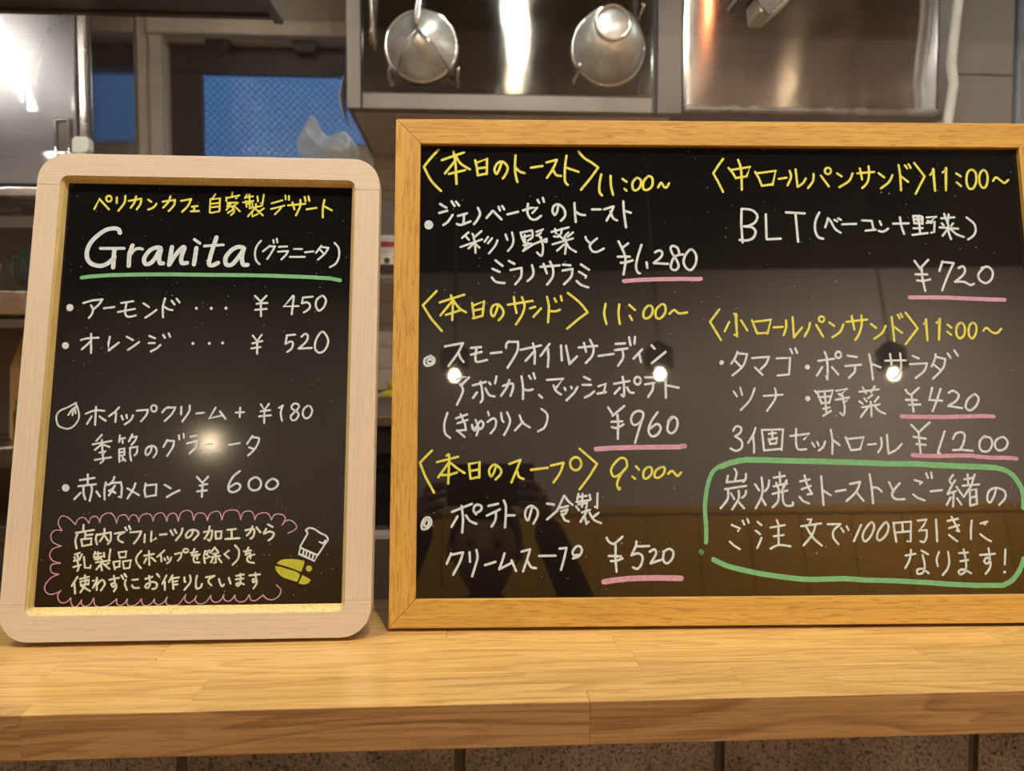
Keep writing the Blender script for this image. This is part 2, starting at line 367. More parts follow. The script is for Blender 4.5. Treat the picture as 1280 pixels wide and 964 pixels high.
# ------------------------------------------------------------ wood counter of glued staves
ct = empty('counter', (0, .6, -.033), 'varnished pale wood counter top glued up from long staves', 'counter')
ZT = -.003
def stave(x0, x1, y0, y1):
    cx, cy = (x0 + x1) / 2, (y0 + y1) / 2; hx, hy = (x1 - x0) / 2 - .00006, (y1 - y0) / 2 - .00005
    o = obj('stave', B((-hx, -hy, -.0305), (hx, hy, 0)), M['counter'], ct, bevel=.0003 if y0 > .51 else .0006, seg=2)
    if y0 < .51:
        o.data.materials.append(M['counter_edge_shaded'])
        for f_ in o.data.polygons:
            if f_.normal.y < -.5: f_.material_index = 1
    o.location = (cx, cy - .6, ZT + .033)
rows = [(.503, .519, [.080]), (.519, .552, [-.188, .192]), (.552, .586, [-.308, .126, .351]), (.586, .622, [-.24, .117, .43]),
        (.622, .656, [-.33, -.02, .30]), (.656, .690, [-.15, .22]), (.690, .724, [-.36, .05, .4])]
for y0, y1, js in rows:
    xs = list(js); a = xs[0]
    while a > -1.5: a -= random.uniform(.33, .46); xs.insert(0, a)
    a = xs[-1]
    while a < 1.7: a += random.uniform(.33, .46); xs.append(a)
    for a, b in zip(xs, xs[1:]): stave(a, b, y0, y1)

# stone block wall that carries the counter
sw = empty('wall_counter', (0, .53, FZ)); sw['kind'] = 'structure'
obj('mortar', B((-1.9, .012, 0), (2.0, .16, -.0345 - FZ)), M['grout'], sw)
jx = [-.203, -.008, .181, .373]
while jx[0] > -1.8: jx.insert(0, jx[0] - .195)
while jx[-1] < 1.8: jx.append(jx[-1] + .195)
zr = [-.0345]
while zr[-1] > FZ + .12: zr.append(zr[-1] - .19)
zr[-1] = FZ
for zi, (zt, zb) in enumerate(zip(zr, zr[1:])):
    for a, b in zip(jx, jx[1:]):
        bm = bmesh.new(); nx, nz_ = 6, 5; g = []
        for i in range(nx + 1):
            for j in range(nz_ + 1):
                e = (i in (0, nx)) or (j in (0, nz_))
                g.append(bm.verts.new((a + .004 + (b - a - .008) * i / nx, (.008 if e else random.uniform(-.003, .002)), zb + .003 + (zt - zb - .003 - (.003 if zi else 0)) * j / nz_ - FZ)))
        for i in range(nx):
            for j in range(nz_):
                q = i * (nz_ + 1) + j; bm.faces.new((g[q], g[q + nz_ + 1], g[q + nz_ + 2], g[q + 1]))
        bd = [e for e in bm.edges if e.is_boundary]
        r = bmesh.ops.extrude_edge_only(bm, edges=bd)
        for v in r['geom']:
            if isinstance(v, bmesh.types.BMVert): v.co.y = .03
        obj('stone_block', bm, M['stone'], sw)

# ------------------------------------------------------------ the two menu boards
def frame_mat(O, ex, ey, ez):
    return Matrix(((ex[0], ey[0], ez[0], O[0]), (ex[1], ey[1], ez[1], O[1]), (ex[2], ey[2], ez[2], O[2]), (0, 0, 0, 1)))
ML = frame_mat((-0.374930,0.618204,0.001500),(0.999983,0.002569,-0.005247),(-0.003533,0.981209,-0.192916),(0.004653,0.192932,0.981201)); MR = frame_mat((-0.069004,0.637226,0.000000),(0.999567,-0.029424,0.000000),(0.028991,0.984865,-0.170884),(0.005028,0.170810,0.985291))
LBo = empty('menu_board', (0, 0, 0), 'tall dessert menu blackboard in a whitewashed round-cornered wooden frame, on the left of the counter', 'menu board')
LBo.matrix_world = ML
RBo = empty('menu_board', (0, 0, 0), 'wide food menu blackboard in a golden oak mitred frame, on the right of the counter', 'menu board')
RBo.matrix_world = MR
# right frame: mitred rails, w x h
w, h, f, T = .597, .450, .0225, .016
def rail(pts, m):      # pts: outer pair then inner pair (x,z)
    bm = bmesh.new(); prism(bm, pts, 0, T); return obj('frame_rail', bm, m, RBo, bevel=.0006, seg=2)
g = .00012
rail([(g, 0), (w - g, 0), (w - f - g, f + .0012), (f + g, f + .0012)], M['oak'])
rail([(g, h), (w - g, h), (w - f - g, h - f - .0012), (f + g, h - f - .0012)], M['oak'])
rail([(0, g), (0, h - g), (f, h - f - .0012 - g), (f, f + .0012 + g)], M['oak_v'])
rail([(w, g), (w, h - g), (w - f, h - f - .0012 - g), (w - f, f + .0012 + g)], M['oak_v'])
obj('writing_panel', B((f - .003, .0045, f - .003), (w - f + .003, .009, h - f + .003)), M['board_r'], RBo)
obj('back_panel', B((.012, .010, .012), (w - .012, .0145, h - .012)), M['shelf_wood'], RBo)
# a stray pale fibre lying on the lower rail
obj('fibre', tube(bmesh.new(), [(.4530, -.0004, .0228), (.4532, -.0006, .0185), (.4525, -.0006, .0140), (.4503, -.0004, .0100)], .00022, 5), M['yellow'], RBo)
# left frame: stiles between top and bottom rails with rounded outer corners, sloping inner edge
w, h = .2936, .4105
u0, u1, v0, v1 = .0226, w - .0253, .0261, h - .0238      # panel opening at the panel
a0, a1, b0, b1 = u0 - .0030, u1 + .0036, v0 - .0058, v1 + .0035      # opening on the face
R = .024; T = .0155
def solid(face, back, fm, name, extra=None):
    bm = bmesh.new(); A = [bm.verts.new((x, 0, z)) for x, z in face]; C = [bm.verts.new((x, .0082, z)) for x, z in back]; D = [bm.verts.new((x, T, z)) for x, z in back]
    bm.faces.new(A); bm.faces.new(D[::-1]); n = len(A)
    for i in range(n):
        j = (i + 1) % n
        bm.faces.new((A[i], C[i], C[j], A[j])); bm.faces.new((C[i], D[i], D[j], C[j]))
    return obj(name, bm, fm, LBo, bevel=.0003, seg=2)
def arc(cx, cz, r, a, b, n=7): return [(cx + r * math.cos(a + (b - a) * i / n), cz + r * math.sin(a + (b - a) * i / n)) for i in range(n + 1)]
zj, zk, ri, H_ = .0290, h - .0285, .0065, PI / 2      # joints between stiles and rails, inner corner radius
fl = [(0, zj + g), (a0, zj + g), (a0, zk - g), (0, zk - g)]
solid(fl, fl, M['lime_v'], 'frame_stile')
fr_ = [(a1, zj + g), (w, zj + g), (w, zk - g), (a1, zk - g)]
solid(fr_, fr_, M['lime_v'], 'frame_stile')
bot = arc(R, R, R, PI, 1.5 * PI) + arc(w - R, R, R, -H_, 0) + [(w, zj), (a1, zj)] + arc(a1 - ri, b0 + ri, ri, 0, -H_, 5) + arc(a0 + ri, b0 + ri, ri, -H_, -PI, 5) + [(a0, zj), (0, zj)]
solid(bot, bot, M['lime'], 'frame_rail')
top = arc(w - R, h - R, R, 0, H_) + arc(R, h - R, R, H_, PI) + [(0, zk), (a0, zk)] + arc(a0 + ri, b1 - ri, ri, PI, H_, 5) + arc(a1 - ri, b1 - ri, ri, H_, 0, 5) + [(a1, zk), (w, zk)]
solid(top, top, M['lime'], 'frame_rail')
def loop(x0, x1, z0, z1, r): return arc(x1 - r, z0 + r, r, -H_, 0, 5) + arc(x1 - r, z1 - r, r, 0, H_, 5) + arc(x0 + r, z1 - r, r, H_, PI, 5) + arc(x0 + r, z0 + r, r, PI, 1.5 * PI, 5)
e_ = .00015
bm = bmesh.new(); LO, LI = loop(a0 + e_, a1 - e_, b0 + e_, b1 - e_, ri), loop(u0, u1, v0, v1, .0012)
A = [bm.verts.new((x, .0003, z)) for x, z in LO]; Md = [bm.verts.new((x * .5 + p * .5, .0030, z * .5 + q * .5)) for (x, z), (p, q) in zip(LO, LI)]
C = [bm.verts.new((x, .0081, z)) for x, z in LI]; D = [bm.verts.new((x, .0081, z)) for x, z in LO]
for i in range(len(A)):
    k = (i + 1) % len(A)
    for P1, P2 in ((A, Md), (Md, C), (C, D), (D, A)): bm.faces.new((P1[i], P1[k], P2[k], P2[i]))
tag(obj('inner_bevel', bm, M['bare'], LBo), 'bare yellowish wood edge sloping in to the black panel')
obj('writing_panel', B((u0 - .004, .0082, v0 - .004), (u1 + .004, .0115, v1 + .004)), M['board_l'], LBo)
# easel leg behind
LG = empty('easel_leg'); LG.parent = LBo
bm = bmesh.new(); box(bm, (w / 2 - .012, T + .001, .10), (w / 2 + .012, T + .007, .34)); obj('leg_board', bm, M['bare'], LG)
# writing
DATA = '''#left|lettering|yellow handwritten heading along the top
@Y 18.4
L459,3634 495,3725 583,3632
S599,3730 597,3719 592,3710 583,3705 572,3705 563,3709 556,3718 553,3729 554,3741 560,3750 569,3755 579,3755 589,3750 596,3741 599,3730
L643,3743 645,3692
S715,3758 710,3694 664,3621
L746,3712 851,3735
S851,3735 848,3687 819,3636
S806,3755 796,3700 767,3649
L912,3726 939,3708
S984,3691 961,3656 918,3635
L1037,3710 1141,3728
S1141,3728 1135,3678 1094,3626
S1101,3760 1086,3709 1044,3655
L1195,3720 1280,3738
S1280,3738 1256,3675 1209,3619
L1291,3668 1338,3675
L1312,3667 1310,3630
L1283,3625 1353,3629
@Y 15.9
L1488,3790 1460,3739
L1447,3743 1447,3618 1457,3614
L1447,3738 1529,3749 1530,3638
L1455,3697 1526,3707
L1457,3665 1528,3675
L1456,3614 1530,3629
L1634,3807 1632,3769
L1584,3759 1586,3727
L1598,3755 1696,3780 1667,3751
L1595,3709 1673,3714
L1634,3709 1593,3676
L1618,3681 1590,3644
S1600,3695 1645,3663 1656,3626 1631,3596
L1650,3649 1604,3616
L1686,3710 1645,3677
L1658,3677 1707,3632
L1761,3790 1745,3757
L1754,3762 1814,3773
L1731,3715 1820,3731
L1783,3791 1790,3679
L1761,3702 1812,3712 1814,3684
L1755,3730 1764,3674
L1853,3773 1860,3727
L1909,3793 1900,3700 1887,3709
L1789,3661 1896,3686
L1843,3703 1845,3666
L1836,3662 1779,3587
L1812,3624 1818,3587 1864,3611
L1915,3663 1877,3635
L1845,3653 1908,3598
L1978,3710 2073,3740
L1976,3657 2092,3691
S2066,3679 2046,3647 2012,3609
L2097,3787 2101,3750
L2128,3783 2130,3745
@Y 18.1
L2124,3694 2275,3711
L2161,3723 2181,3658
S2230,3747 2228,3682 2196,3603
L2267,3776 2275,3734
L2299,3781 2309,3739
L2288,3660 2373,3675
S2441,3751 2430,3676 2431,3588
L2443,3690 2508,3654
#left|lettering|large white title word Granita
@W 36.7
S690,3419 676,3451 628,3459 562,3440 474,3362 430,3280 427,3199 465,3142 534,3120 592,3134 639,3175 659,3202
L654,3265 653,3202 654,3108
L804,3308 783,3231 784,3123
S1043,3288 1013,3292 955,3265 912,3196 920,3147 954,3143 994,3179 1039,3270
S1048,3270 1037,3198 1046,3153 1072,3149
L1140,3299 1132,3217 1124,3136
S1128,3141 1170,3218 1226,3291 1247,3287 1226,3209 1233,3155 1276,3156
L1349,3292 1336,3143
@W 25.8
L535,3277 641,3278 734,3280
S787,3213 819,3263 856,3281 891,3275
L1328,3369 1377,3334
@W 37.3
S1516,3390 1491,3294 1470,3203 1464,3149 1494,3136 1540,3159
S1748,3302 1705,3306 1654,3278 1606,3214 1607,3155 1635,3138 1677,3161 1733,3243 1757,3293
S1757,3293 1743,3216 1757,3148 1794,3144
@W 23.5
L1417,3310 1579,3323
#left|lettering|small white word in brackets after the title
@W 17.2
S1901,3364 1868,3318 1854,3254 1865,3190 1897,3152
L1980,3319 1922,3268
L1976,3314 2024,3315
S2024,3315 2000,3265 1961,3199
L2008,3374 2012,3347
L2037,3384 2044,3352
L2059,3311 2128,3316
L2053,3267 2138,3274
S2138,3274 2122,3239 2084,3197
@W 17.4
L2189,3294 2259,3294
L2159,3221 2285,3223
L2287,3264 2359,3274
L2427,3325 2381,3260
L2423,3316 2489,3308
S2489,3308 2460,3257 2401,3199
L2411,3297 2451,3252
S2540,3354 2576,3309 2584,3236 2558,3167 2507,3132
#left|underline|green underline below the title
@G 34.0
L399,3013 465,3024 632,3038 917,3048 1188,3051 1460,3050 1734,3051 1991,3049 2163,3044 2336,3039 2510,3030 2597,3013
#left|lettering|white almond line with dots
@W 18.0
F349,2748 347,2734 339,2723 328,2717 315,2716 302,2722 293,2733 289,2747 291,2761 298,2772 310,2778 323,2778 336,2772 345,2761
L428,2789 501,2813 584,2823
S584,2823 558,2778 519,2738
S492,2769 511,2738 506,2694 483,2659
L602,2744 689,2756
L745,2792 844,2809
L721,2712 861,2741
S787,2789 783,2723 790,2684 820,2671 873,2684
L929,2791 978,2758
L1042,2734 1006,2703 954,2665
S1109,2836 1095,2761 1102,2668
S1108,2761 1138,2742 1177,2733
L1166,2815 1191,2784
L1207,2833 1232,2802
@W 17.6
F1391,2750 1390,2745 1387,2740 1382,2737 1376,2737 1371,2740 1367,2744 1366,2750 1366,2756 1370,2761 1375,2763 1380,2763 1386,2761 1389,2756
F1517,2751 1516,2746 1513,2741 1508,2738 1502,2738 1497,2741 1493,2745 1492,2751 1492,2757 1496,2762 1501,2764 1506,2764 1512,2762 1515,2757
F1641,2754 1640,2748 1636,2744 1631,2741 1626,2741 1620,2744 1617,2748 1615,2754 1616,2760 1619,2764 1624,2767 1630,2767 1635,2765 1639,2760
#left|lettering|white price 450
@W 17.6
S1870,2866 1922,2815
L1922,2815 1968,2867
L1888,2795 1928,2802 1979,2803
L1877,2741 1975,2751
L1923,2813 1929,2686
@W 17.8
L2195,2869 2122,2774 2246,2778
L2203,2865 2191,2704
L2366,2863 2282,2854 2275,2803
S2277,2803 2318,2812 2344,2790 2337,2754 2295,2722
S2441,2871 2401,2835 2396,2781 2423,2739 2465,2773 2481,2831 2463,2864 2441,2871
#left|lettering|white orange line with dots
@W 18.0
F336,2417 334,2404 327,2393 315,2387 303,2387 291,2393 282,2404 278,2417 280,2430 287,2440 298,2446 311,2446 323,2441 332,2430
S431,2465 480,2480 574,2487
L511,2520 523,2355
L514,2459 484,2424 444,2385
L669,2495 661,2434 667,2377 746,2445
L809,2497 862,2468
L915,2451 874,2417 826,2382
L997,2505 1045,2484
L995,2442 1045,2443
L1094,2427 1066,2397 1018,2370
L1111,2515 1128,2489
L1157,2528 1171,2498
@W 17.6
F1378,2441 1377,2436 1374,2431 1369,2428 1363,2428 1358,2431 1354,2435 1353,2441 1354,2447 1357,2451 1362,2454 1367,2454 1372,2451 1376,2447
F1516,2442 1515,2436 1511,2432 1506,2429 1501,2429 1496,2432 1492,2436 1490,2442 1491,2448 1495,2452 1499,2455 1505,2455 1510,2452 1514,2448
F1627,2447 1626,2441 1623,2437 1618,2434 1612,2434 1607,2437 1604,2441 1602,2447 1603,2453 1606,2457 1611,2460 1617,2460 1622,2457 1626,2453
#left|lettering|white price 520
@W 17.6
L1866,2513 1905,2465 1942,2520
L1867,2445 1948,2466
L1860,2401 1936,2413
L1906,2458 1910,2355
@W 17.8
L2226,2524 2157,2517 2147,2442
S2147,2442 2193,2464 2211,2443 2199,2399 2164,2372
S2281,2506 2310,2531 2336,2514 2321,2461 2259,2401
L2259,2401 2372,2408
S2451,2550 2406,2479 2401,2400 2439,2366 2485,2391 2511,2462 2490,2524 2451,2550
#left|drawing|small white outline of a whipped cream drop
@W 14.3
S430,1927 375,1893 305,1859 280,1808 298,1741 340,1716 389,1709 436,1741 464,1800 455,1859 431,1918
L405,1876 377,1825
L413,1880 409,1821
L424,1893 433,1838
#left|lettering|white line ending with price 180
@W 16.9
S518,1835 590,1863 668,1859
L597,1893 600,1741
L567,1813 534,1749
L630,1813 684,1775
L786,1889 750,1846 709,1815
L765,1842 764,1766
L810,1817 824,1787
L850,1825 856,1798
S904,1821 890,1783 842,1745
L934,1861 1024,1868
S1024,1868 1014,1825 973,1770
S1096,1881 1094,1869 1088,1859 1080,1854 1069,1854 1060,1859 1053,1869 1050,1881 1051,1892 1057,1902 1066,1907 1076,1907 1086,1902 1093,1892 1096,1881
@W 17.2
S1192,1893 1164,1875 1145,1847
L1188,1887 1250,1889
S1250,1889 1224,1834 1168,1773
L1299,1894 1300,1830
S1367,1906 1364,1851 1314,1770
L1426,1838 1488,1844
L1584,1887 1536,1796 1631,1819
L1621,1855 1670,1792
L1753,1845 1821,1849
L1788,1887 1788,1807
@W 16.7
L1959,1916 1992,1869 2027,1920
L1961,1856 2038,1866
L1948,1813 2046,1822
L1992,1864 1994,1757
L2113,1886 2145,1907
S2141,1899 2129,1843 2142,1776
S2252,1860 2218,1886 2233,1919 2267,1920 2280,1895 2256,1860 2216,1817 2225,1783 2255,1783 2279,1817 2274,1843 2252,1860
S2364,1905 2323,1877 2316,1826 2343,1796 2380,1817 2392,1869 2364,1905
#left|lettering|white second line of the whipped cream entry
@W 16.3
L661,1657 620,1607
L592,1577 742,1606
L664,1615 675,1523
L659,1573 613,1531
L684,1573 729,1556
L652,1508 699,1519 681,1490
S677,1494 688,1448 666,1422
L619,1448 748,1469
L808,1652 806,1598
L806,1623 851,1630
L829,1619 836,1588
L910,1661 885,1602
L899,1636 948,1642
S948,1642 934,1606 908,1573
L810,1535 852,1543 856,1488
L810,1535 819,1431 847,1448
L814,1510 850,1514
L816,1481 856,1488
L841,1468 867,1439
L897,1548 958,1557 957,1506 938,1485
L899,1548 900,1497 914,1441
S1072,1560 1070,1522 1044,1487 1026,1505 1036,1547 1076,1564 1109,1547 1116,1505 1094,1468
@W 16.5
L1200,1614 1170,1555
L1192,1607 1254,1606
S1254,1606 1248,1555 1205,1480
L1292,1652 1298,1618
L1330,1665 1334,1631
L1387,1641 1440,1652
L1362,1584 1443,1605
S1443,1605 1437,1555 1387,1500
L1515,1572 1568,1580
L1504,1511 1620,1528
L1709,1571 1799,1586
L1901,1647 1858,1579
S1893,1634 1947,1630 1956,1605 1926,1537 1872,1482
L1876,1550 1922,1533
#left|lettering|white line with price 600
@W 17.4
F432,1218 430,1204 422,1194 410,1188 397,1188 384,1194 375,1205 371,1218 373,1232 380,1242 392,1248 406,1248 418,1242 427,1231
L510,1281 626,1299
L502,1231 642,1246
L571,1328 576,1246
S543,1226 549,1168 566,1123
S609,1225 613,1192 602,1110
L522,1176 478,1126
L650,1188 681,1147
S721,1262 714,1200 721,1122
L727,1241 782,1257 843,1261 854,1216 853,1138 834,1142
S787,1307 777,1274 747,1241
L796,1233 778,1208 750,1192
L786,1208 753,1155
L775,1191 804,1175
S961,1252 944,1199 904,1129
L899,1211 995,1156
L1044,1252 1038,1190 1051,1142
L1047,1235 1132,1243 1133,1153
L1051,1141 1135,1155
@W 17.7
L1199,1240 1250,1210
L1322,1193 1270,1168 1223,1138
L1459,1304 1507,1254 1551,1305
L1486,1231 1546,1244
L1467,1184 1545,1192
L1509,1250 1508,1138
S1810,1351 1755,1303 1721,1228 1731,1186 1769,1176 1813,1203 1815,1236 1782,1248 1734,1218
S1935,1298 1892,1269 1890,1219 1924,1190 1973,1202 1989,1248 1970,1285 1935,1298
S2073,1283 2037,1251 2034,1218 2072,1197 2117,1218 2128,1255 2102,1280 2073,1283
#left|drawing|thin pink scalloped cloud outline around the note
@P 8.4
S399,872 371,909 363,949 385,986 420,985 463,957 499,916
S499,916 518,960 557,976 586,960 608,927
S608,927 621,972 656,984 682,967 694,931
S694,931 708,987 763,1011 805,987 831,926
S831,926 841,978 884,996 910,982 926,949
S926,949 938,982 965,995 994,977 1009,935
S1009,935 1022,985 1069,1003 1107,985 1123,940
S1123,940 1139,993 1186,1010 1216,984 1235,939
@P 8.5
S1235,939 1244,988 1280,1006 1309,991 1327,938
S1327,938 1345,1007 1396,1028 1434,1007 1451,945
S1451,945 1467,994 1507,1006 1545,990 1563,942
S1563,942 1581,998 1629,1018 1662,1005 1681,948
S1681,948 1703,1013 1767,1029 1813,1013 1835,947
S1835,947 1850,1004 1895,1020 1932,1003 1951,947
S1951,947 1966,987 2022,1005 2064,990 2086,945
S2086,945 2110,986 2163,991 2197,969 2194,936 2178,903
@P 8.5
S2174,903 2206,936 2247,939 2285,910 2295,877 2267,853 2226,835
S2042,337 2075,305 2124,298 2171,327 2186,375 2148,416
@P 8.3
S399,872 342,873 313,837 324,788 362,760 403,746
S403,746 337,724 316,676 336,636 374,616 406,609
S406,609 343,600 330,568 349,532 401,521
S401,521 340,493 298,430 309,382 350,362 404,377 428,393
S428,393 406,358 413,318 442,294 481,302 508,333
S508,333 517,285 543,260 573,277 596,316
S596,316 596,284 625,264 667,283 690,330
S690,330 703,275 744,257 814,274 874,320
S874,320 876,281 909,268 939,288 957,319
S957,319 956,280 988,262 1035,278 1068,318
S1068,318 1079,278 1111,262 1154,285 1172,316
S1172,316 1178,284 1210,268 1249,291 1274,331
@P 8.4
S1274,331 1265,283 1306,263 1369,274 1421,349
S1421,349 1416,305 1449,281 1488,304 1506,336
S1506,336 1500,296 1537,272 1585,287 1622,338
S1622,338 1628,302 1665,282 1704,301 1726,345
S1726,345 1728,309 1761,289 1797,308 1815,340
S1815,340 1825,300 1866,282 1906,299 1932,342
S1932,342 1946,298 1987,294 2042,337
#left|lettering|first cream line of the note inside the cloud
@C 16.5
L567,915 568,875
L510,851 652,874
S526,851 511,787 526,726
L586,850 587,806
L588,830 643,838
L558,798 637,806 637,757
L556,798 570,746
L570,744 641,757
S679,838 673,801 686,757
L683,834 790,853
S790,853 792,792 772,760
S736,882 735,833 707,781
L744,825 770,788
L822,844 898,854
S898,854 856,828 854,792 891,771
L903,892 917,868
L931,904 945,876
L946,852 1034,859
S1034,859 1013,806 980,762
L1064,834 1064,770
L1115,858 1116,777 1154,801
@C 16.8
L1185,831 1237,835
L1268,865 1290,828
L1299,873 1317,844
S1364,881 1354,836 1317,784
S1450,864 1440,827 1408,803 1395,828 1425,864 1474,864 1496,835 1458,786
L1540,849 1606,862
S1606,862 1604,814 1590,779 1574,789
S1584,894 1574,842 1546,794
L1633,850 1640,793
L1633,852 1682,854 1680,797
L1640,793 1680,797
L1730,866 1799,872
L1763,865 1768,796
L1717,791 1831,797
@C 17.0
S1877,860 1938,872 1951,847 1941,807 1921,792
S1933,893 1922,856 1891,819
L1966,884 2000,843
L2059,908 2097,887
S2048,871 2029,834 2078,850 2111,830 2096,797 2069,777
#left|lettering|second cream line of the note inside the cloud
@C 15.3
L554,690 515,678
L513,658 520,638
L535,674 543,646
L571,678 557,646
L511,625 558,638 540,618
S540,618 554,578 545,546
L511,577 569,594
L588,657 603,571 646,569 647,589
L675,697 667,669
L674,681 722,684
L668,653 735,660
L697,696 701,632
L677,637 726,644
L745,688 751,656
L795,716 789,631
L687,612 797,627
L733,632 738,616
L735,608 695,556
L728,592 739,548
L791,607 760,588
L743,604 798,559
L861,691 924,698 919,650
L861,691 876,647
L876,647 921,654
L826,615 877,622 876,578
L826,615 842,555
L841,567 879,578
L901,618 965,626 957,566
L901,618 913,562
L913,560 957,566
S1044,700 1011,657 1010,613 1049,563
@C 15.5
L1068,662 1146,676
L1104,699 1115,588
L1088,640 1072,604
L1128,648 1162,616
L1229,703 1175,652
L1203,667 1210,615
L1232,639 1241,623
L1256,651 1265,631
S1286,646 1278,618 1255,599
L1315,673 1367,684
S1367,684 1364,650 1342,619
S1420,699 1418,692 1413,687 1406,684 1397,684 1389,687 1383,693 1381,700 1383,707 1388,712 1395,715 1404,715 1412,712 1417,706 1420,699
L1442,681 1495,690
S1470,713 1453,661 1492,669 1496,632
S1513,668 1470,645 1475,608 1516,604
L1556,692 1592,700 1569,668 1595,647 1567,636
S1557,696 1550,648 1561,598
L1635,724 1601,680
L1635,720 1666,683
L1622,671 1658,675
L1611,646 1679,655
L1642,675 1649,602 1633,599
L1623,635 1609,603
L1668,635 1694,602
L1750,698 1715,669 1753,634
S1797,739 1832,694 1826,629 1784,581
L1872,689 1929,697
S1908,721 1886,661 1922,677 1928,632
S1959,664 1907,644 1908,608 1958,595
#left|lettering|third cream line of the note inside the cloud
@C 15.9
L549,498 510,427
L529,443 540,368
L569,482 640,497
L583,462 641,473 640,438
L575,462 581,431 640,442
S607,510 616,442 581,375
L590,423 656,386
L674,465 709,473 678,410
L704,489 709,393
S708,433 744,472 770,440 742,389
L804,472 878,487
S838,503 850,431 836,416 822,440 850,443 863,415 846,380
L897,506 915,478
L920,518 938,494
S935,470 929,438 948,390
L987,469 1031,473
S986,426 1003,406 1043,405
@C 16.1
L1090,476 1145,492
S1117,500 1129,436 1115,404 1094,412 1105,436 1152,452 1184,435 1178,403 1151,396
L1180,515 1201,491
L1256,502 1228,435
L1247,450 1251,387
L1305,502 1279,450
L1294,478 1358,485
L1306,474 1319,394
L1316,450 1347,456
L1317,426 1349,429
S1402,485 1404,453 1412,449
S1445,500 1452,448 1407,385
S1502,496 1496,448 1503,396 1535,403 1545,431
L1575,483 1643,494
S1643,494 1604,470 1597,446 1622,418
S1680,469 1694,429 1711,409 1723,425
L1760,477 1775,432
L1820,492 1881,503
L1818,464 1878,471
S1852,508 1855,435 1836,411 1823,428 1851,435 1884,423
L1926,495 2010,502
S1973,514 1980,458 1960,438 1955,462 1984,462 1985,426 1962,390
#left|drawing|small white outline of a chef hat
@W 14.4
S2398,877 2373,856 2387,832 2360,778 2329,722
S2398,877 2439,868 2490,835 2540,810 2557,777 2534,744 2494,679 2471,647
S2329,722 2354,705 2470,655
L2333,717 2322,665 2451,606 2471,647
L2362,701 2355,660
L2387,692 2380,648
L2416,680 2405,635
L2445,667 2434,623
L2488,761 2517,748 2537,773
#left|drawing|small yellow green filled beak shape
@L 13.1
F2145,593 2177,617 2217,623 2266,624 2324,617 2369,606 2363,567 2344,518 2286,542 2220,564 2150,585
F2131,569 2171,562 2237,542 2303,523 2338,498 2325,462 2314,438 2256,456 2207,471 2165,500 2139,533
F2357,492 2394,473 2426,453 2412,430 2388,419 2364,416 2326,426 2342,462
F2434,544 2432,533 2425,525 2415,520 2403,520 2393,525 2386,534 2383,545 2385,555 2392,564 2402,569 2413,569 2424,564 2431,555
#right|lettering|yellow heading at the top left with time 11:00
@Y 22.5
S385,4224 317,4147 253,4063
S253,4063 319,3934 410,3835
L417,4127 617,4202
S521,4211 540,4092 550,3902
L540,4125 445,4001
S549,4154 590,4092 672,4040
L482,3996 627,4033
L719,4126 736,4055 743,3984
L727,4102 827,4141 825,3998
L743,4050 822,4060
L743,3984 818,4000
S959,4104 936,4037 913,3999 895,4046 927,4104 973,4114 1014,4066 1004,4009 971,3957
S1087,4176 1082,4048 1091,3972 1104,3924
S1091,4057 1123,4024 1168,4008
L1228,4060 1333,4076
@Y 21.9
L1370,4111 1462,4136
S1465,4136 1429,4050 1373,3964
S1425,4054 1456,3993 1501,3983
S1554,4175 1539,4060 1537,3936 1563,3898
L1557,4060 1662,4023
S1665,4219 1715,4157 1787,4109 1843,4064
L1843,4064 1766,3956 1682,3853
S1870,4000 1852,3909 1851,3834 1873,3800
S1955,3986 1957,3891 1974,3806
@Y 22.0
L2064,3958 2100,3930
L2080,3863 2098,3846
S2188,3964 2155,3921 2158,3864 2185,3850 2223,3883 2233,3940 2211,3964 2188,3964
S2294,3979 2256,3931 2254,3864 2291,3855 2333,3893 2339,3960 2317,3984 2294,3979
S2388,3879 2417,3922 2443,3884 2466,3880 2490,3918
#right|lettering|white line with a round bullet under the first heading
@W 21.8
F344,3516 340,3498 329,3483 312,3474 294,3474 277,3482 266,3497 262,3516 266,3534 277,3549 293,3558 312,3558 328,3550 340,3535
L402,3713 461,3676
L396,3628 468,3649
L516,3610 475,3545 435,3515
L506,3737 533,3695
L546,3734 576,3697
L565,3601 646,3625
L619,3606 615,3536
S556,3526 593,3517 678,3550
S745,3677 764,3621 737,3560 710,3525
S822,3582 863,3631 881,3648 908,3621 958,3570
L931,3687 944,3654
L964,3695 982,3664
L1012,3617 1107,3641
L1153,3655 1225,3679 1280,3680 1239,3632
S1198,3717 1193,3632 1225,3576 1270,3572 1315,3605
L1285,3755 1300,3727
L1333,3774 1344,3736
@W 21.9
S1471,3695 1461,3643 1438,3615 1420,3652 1434,3699 1475,3713 1525,3671 1533,3606 1496,3559
L1621,3728 1624,3634 1630,3550
S1634,3644 1670,3620 1715,3614
L1780,3668 1857,3668
L1889,3668 1972,3697
S1976,3697 1952,3636 1910,3565
S1948,3650 1969,3589 2005,3565
@W 22.0
S2066,3745 2071,3636 2086,3500
L2076,3655 2134,3637
#right|lettering|second white line under the first heading
@W 19.4
L660,3448 602,3396
L633,3415 665,3378
L696,3434 714,3401
L777,3460 723,3411
L589,3311 782,3383
L705,3406 719,3350 724,3258
L714,3350 661,3299
L723,3341 759,3306
L836,3406 804,3360
L872,3393 836,3346
S921,3374 899,3323 845,3253
L993,3430 1011,3379
S1052,3449 1065,3379 1052,3324 1015,3277
S1129,3449 1142,3398 1160,3356
L1129,3447 1233,3469
S1233,3469 1237,3408 1196,3375
L1165,3426 1169,3343
L1147,3403 1214,3422
L1155,3329 1223,3347
L1164,3357 1196,3352 1155,3278
S1150,3278 1214,3320 1232,3338
